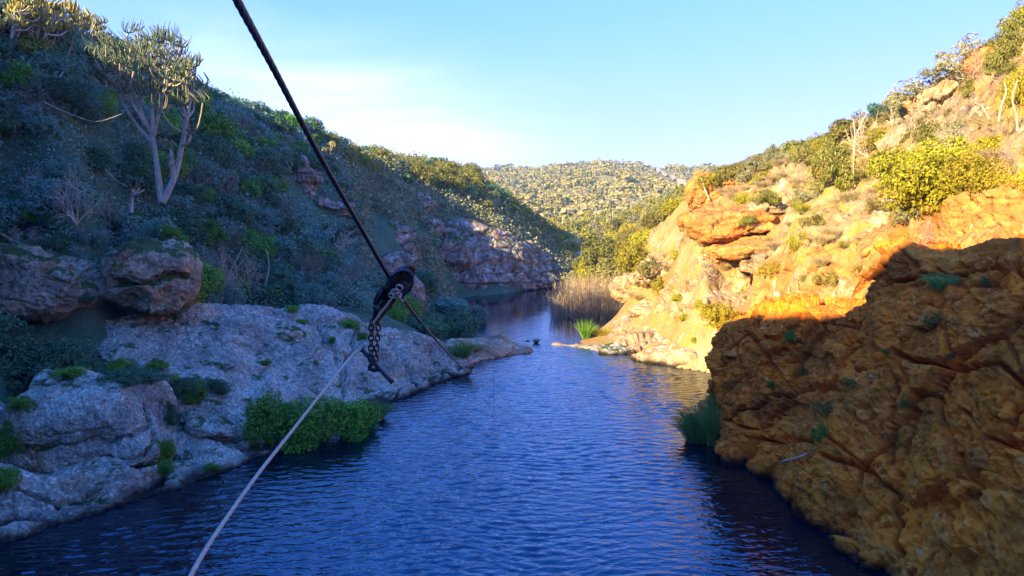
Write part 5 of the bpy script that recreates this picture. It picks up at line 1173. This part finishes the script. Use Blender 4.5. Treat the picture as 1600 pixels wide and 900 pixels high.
def rope_obj(name, pts, rad, mat, label, cat, **k):
    V, Q = twisted(pts, rad, **k); base = V.mean(0); o = link(name, mesh_np(name, V - base, Q, M[mat]), None, base); tag(o, label, cat); return o
PD = 2.7
def G_(px, py, dd=0.0): return P(px, py, PD + dd)
def tubeobj(name, pts, rad, mat, parent, base, k=8, n=None):
    a = Acc(); pts = np.array(pts) - base; pts = catmull(pts, n or 4 * len(pts)) if len(pts) > 2 else pts
    a.tube(pts, np.linspace(rad, rad, len(pts)), k); return link(name, a.mesh(name, M[mat], True), parent)
cab = [P(345, -50, 0.98), P(370, 0, 1.12), P(430, 112, 1.45), P(500, 245, 1.9), P(560, 350, 2.35), P(607, 432, 2.68), P(628, 465, 2.85), P(680, 530, 3.9), P(725, 576, 6.5), P(745, 583.5, 9.5), P(762, 573, 14), P(772, 553, 20), P(775.5, 538, 26), P(776, 530, 33)]
rope_obj('steel_cable', cab[:7], 0.0070, 'cable', 'thick dark twisted steel cable coming down from the top edge to the pulley', 'cable', n=2200, pitch=0.075, k=20)
rope_obj('steel_cable', cab[6:], 0.0066, 'cable', 'dark cable running on from the pulley down over the river to the tongue rock', 'cable', n=900, pitch=0.3, k=8)
rope_obj('cord', [P(772, 548, 22.6), P(771.5, 600, 22.6), P(771, 641, 22.6)], 0.006, 'cable', 'hair-thin cord hanging straight down from the cable to the water', 'cord', n=30, k=5)
# pulley block
base = G_(615, 455)
pul = bpy.data.objects.new('pulley_block', None); COL.objects.link(pul); pul.location = base
tag(pul, 'black iron pulley block clamped on the steel cable above the hanging chain', 'pulley')
_d = P(628, 462, PD) - P(607, 432, PD); axd = _d / np.linalg.norm(_d)          # along the cable
def disc(name, c, R, th, nrm, mat, rim=0.0, groove=0.0, hole=0.0, sq=(1.0, 1.0), up=None):
    nrm = np.array(nrm, float); nrm /= np.linalg.norm(nrm); u = np.array(up if up is not None else [0, 0, 1.0]); u = u - nrm * (u @ nrm); u /= np.linalg.norm(u); v = np.cross(nrm, u)
    prof = [(0.001, -th / 2), (R * 0.82, -th / 2), (R, -th / 2 + rim), (R * (1 - groove), 0), (R, th / 2 - rim), (R * 0.82, th / 2), (0.001, th / 2)]
    an = np.arange(32) / 32 * 2 * PI
    V = np.array([[c + (math.cos(a) * sq[0] * u + math.sin(a) * sq[1] * v) * r + nrm * h for r, h in prof] for a in an]) - base
    return link(name, mesh_np(name, V.reshape(-1, 3), grid_quads(32, len(prof), True), M[mat]), pul)
wn_ = np.array([0.72, -0.55, -0.38])        # wheel axis, turned mostly across the picture
upw = np.array([0.62, 0.1, 0.78])
disc('cheek_plate', G_(628, 440, 0.02), 0.066, 0.010, wn_, 'iron', 0.002, sq=(1.15, 0.72), up=upw)
disc('cheek_plate', G_(618, 444, 0.06), 0.070, 0.010, wn_, 'iron', 0.002, sq=(1.15, 0.72), up=upw)
disc('sheave', G_(623, 442, 0.04), 0.060, 0.024, wn_, 'sheave', 0.004, 0.2, sq=(1.1, 0.75), up=upw)
disc('axle', G_(629, 446, 0.02), 0.018, 0.07, wn_, 'rust', 0.003)
disc('cheek_plate', G_(603, 462, 0.03), 0.050, 0.009, wn_, 'iron', 0.002, sq=(1.3, 0.7), up=upw)
disc('sheave', G_(600, 460, 0.05), 0.044, 0.022, wn_, 'iron', 0.004, 0.2, sq=(1.3, 0.7), up=upw)
for q in ([(640, 426), (633, 423), (622, 425), (612, 434), (606, 446)], [(644, 434), (644, 444), (638, 454), (628, 462)]):
    tubeobj('strap', [G_(a_, b_, -0.03) for a_, b_ in q], 0.0065, 'iron', pul, base)
for (a_, b_) in ((637, 425), (642, 430), (601, 449), (627, 461), (588, 482)):
    c = G_(a_, b_, -0.02); disc('bolt', c, 0.012, 0.022, [0.1, -1, 0.2], 'iron', 0.003)
tubeobj('hanger', [G_(600, 470), G_(592, 480), G_(587, 490), G_(586, 500)], 0.010, 'iron', pul, base)
tubeobj('brace', [G_(620, 462, -0.03), G_(600, 487, -0.03), G_(585, 506, -0.03)], 0.0095, 'rust', pul, base)
# knot of pinkish rope on the block
kn = bpy.data.objects.new('rope_knot', None); COL.objects.link(kn); kn.location = base
tag(kn, 'pinkish rope knotted round the pulley block with a line running down beside the chain', 'rope')
rk = np.random.default_rng(3)
for i in range(4):
    c = np.array([[617, 457], [621, 462], [614, 461], [624, 450]][i]); an = rk.random() * 6.28
    pts = [G_(c[0] + 5.5 * math.cos(an + t) * (1 + .2 * math.sin(2 * t)), c[1] + 4.5 * math.sin(an + t), -0.055 + 0.012 * math.sin(3 * t + i)) for t in np.linspace(0, 5.6, 8)]
    V, Q = twisted(np.array(pts) - base, 0.0042, 3, 0.02, 60, 0.2, 9); link('coil', mesh_np('coil', V, Q, M['rope']), kn)
for pts in ([G_(617, 460, -.06), G_(602, 480, -.06), G_(583, 505, -.05)], [G_(622, 462, -.06), G_(626, 468, -.06), G_(631, 471, -.05)]):
    V, Q = twisted(np.array(pts) - base, 0.0042, 3, 0.03, 120, 0.2, 9); link('line', mesh_np('line', V, Q, M['rope']), kn)
# chain
def chain_link(R=0.0088, L=0.027, r=0.0030):
    p = []
    for k in range(24):
        t = k / 24 * 2 * PI; x = R * math.cos(t); z = R * math.sin(t) + (L / 2 - R) * (1 if math.sin(t) > 0 else -1) * min(1, abs(math.sin(t)) * 3); p.append((x, 0, z))
    p = np.array(p + p[:2]); a = Acc(); a.tube(p, [r] * len(p), 6); return a.mesh('chain_link', M['rust'], True)
CLM = chain_link()
for s_i, (x0, x1, lb) in enumerate([(580.5, 579.5, 'left strand of the rusty chain hanging from the pulley block'), (592.0, 586.5, 'right strand of the rusty chain hanging from the pulley block')]):
    st = G_(x0, 500); en = G_(x1, 572); ch = bpy.data.objects.new('chain', None); COL.objects.link(ch); ch.location = st; tag(ch, lb, 'chain', 'chain strands under the pulley')
    n = 9; 
    for i in range(n):
        t = (i + 0.5) / n; o = link('chain_link', CLM, ch); o.location = (en - st) * t; o.rotation_euler = (0.0, random.uniform(-.08, .08), (0.25 if i % 2 else 1.25) + s_i * 0.5)
        o.scale = (1, 1, 1.0)
rg = bpy.data.objects.new('shackle', None); COL.objects.link(rg); rg.location = G_(584, 574)
tag(rg, 'small dark shackle joining the bottom of the chain to the bar', 'shackle')
a = Acc(); a.tube([(0.017 * math.cos(t), -0.006 * math.sin(t), 0.014 * math.sin(t)) for t in np.linspace(0, 2 * PI, 18)], [0.0055] * 18, 7); link('bow', a.mesh('bow', M['iron'], True), rg)
a = Acc(); a.tube([(-0.022, 0, -0.006), (0.022, 0, -0.010)], [0.0065, 0.0065], 8); link('pin', a.mesh('pin', M['iron'], True), rg)
# bar
bb = (G_(564, 544) + G_(614, 598)) / 2
br_ = bpy.data.objects.new('trapeze_bar', None); COL.objects.link(br_); br_.location = bb; tag(br_, 'dark metal hand bar slung through the bottom of the chain', 'bar')
tubeobj('bar', [G_(565, 545), G_(613, 597)], 0.0085, 'bar', br_, bb, 12)
for (a0, a1) in (((564, 544), (567, 547)), ((611, 595), (614, 598))): tubeobj('end_cap', [G_(*a0), G_(*a1)], 0.0100, 'iron', br_, bb, 12)
rope_obj('rope', [P(290, 915, 1.02), P(330, 845, 1.15), P(400, 745, 1.4), P(455, 675, 1.68), P(510, 605, 2.12), P(552, 553, 2.6), G_(566, 545)], 0.0040, 'rope', 'pale tan rope running from the bottom edge up to the end of the hand bar', 'rope', n=1600, strands=3, pitch=0.05, k=12, lobe=0.2)
# distant bird
a = Acc(); a.add([(-0.55, 0, 0.12), (-0.1, -0.12, 0), (0, 0.2, 0.03), (0.1, -0.12, 0), (0.55, 0, 0.12), (0, -0.3, -0.03), (0, 0, -0.08)], [(0, 1, 6, 2), (4, 2, 6, 3), (1, 5, 6, 6), (3, 6, 5, 5), (1, 2, 3, 5)])
tag(link('bird', a.mesh('bird', M['iron']), None, P(823, 22, 190)), 'tiny dark bird high in the clear sky', 'bird')

# ------------------------------------------------------------------ thin air over the gorge
def haze():
    m = bpy.data.materials.new('gorge_haze'); m.use_nodes = True; nt = m.node_tree; nt.nodes.clear()
    v = nt.nodes.new('ShaderNodeVolumePrincipled'); v.inputs['Color'].default_value = (0.25, 0.58, 1.0, 1); v.inputs['Density'].default_value = HAZE; v.inputs['Anisotropy'].default_value = 0.0
    o = nt.nodes.new('ShaderNodeOutputMaterial'); nt.links.new(v.outputs[0], o.inputs['Volume'])
    x0, x1, y0, y1, z0, z1 = -9500, 9500, -9500, 9500, -60, 75
    V = [(x, y, z) for x in (x0, x1) for y in (y0, y1) for z in (z0, z1)]
    Q = [(0, 1, 3, 2), (4, 6, 7, 5), (0, 4, 5, 1), (2, 3, 7, 6), (0, 2, 6, 4), (1, 5, 7, 3)]
    tag(link('haze', mesh_np('haze', V, Q, m, False)), 'thin blue air filling the gorge', None, None, 'stuff')
HAZE = 0.0005
haze()
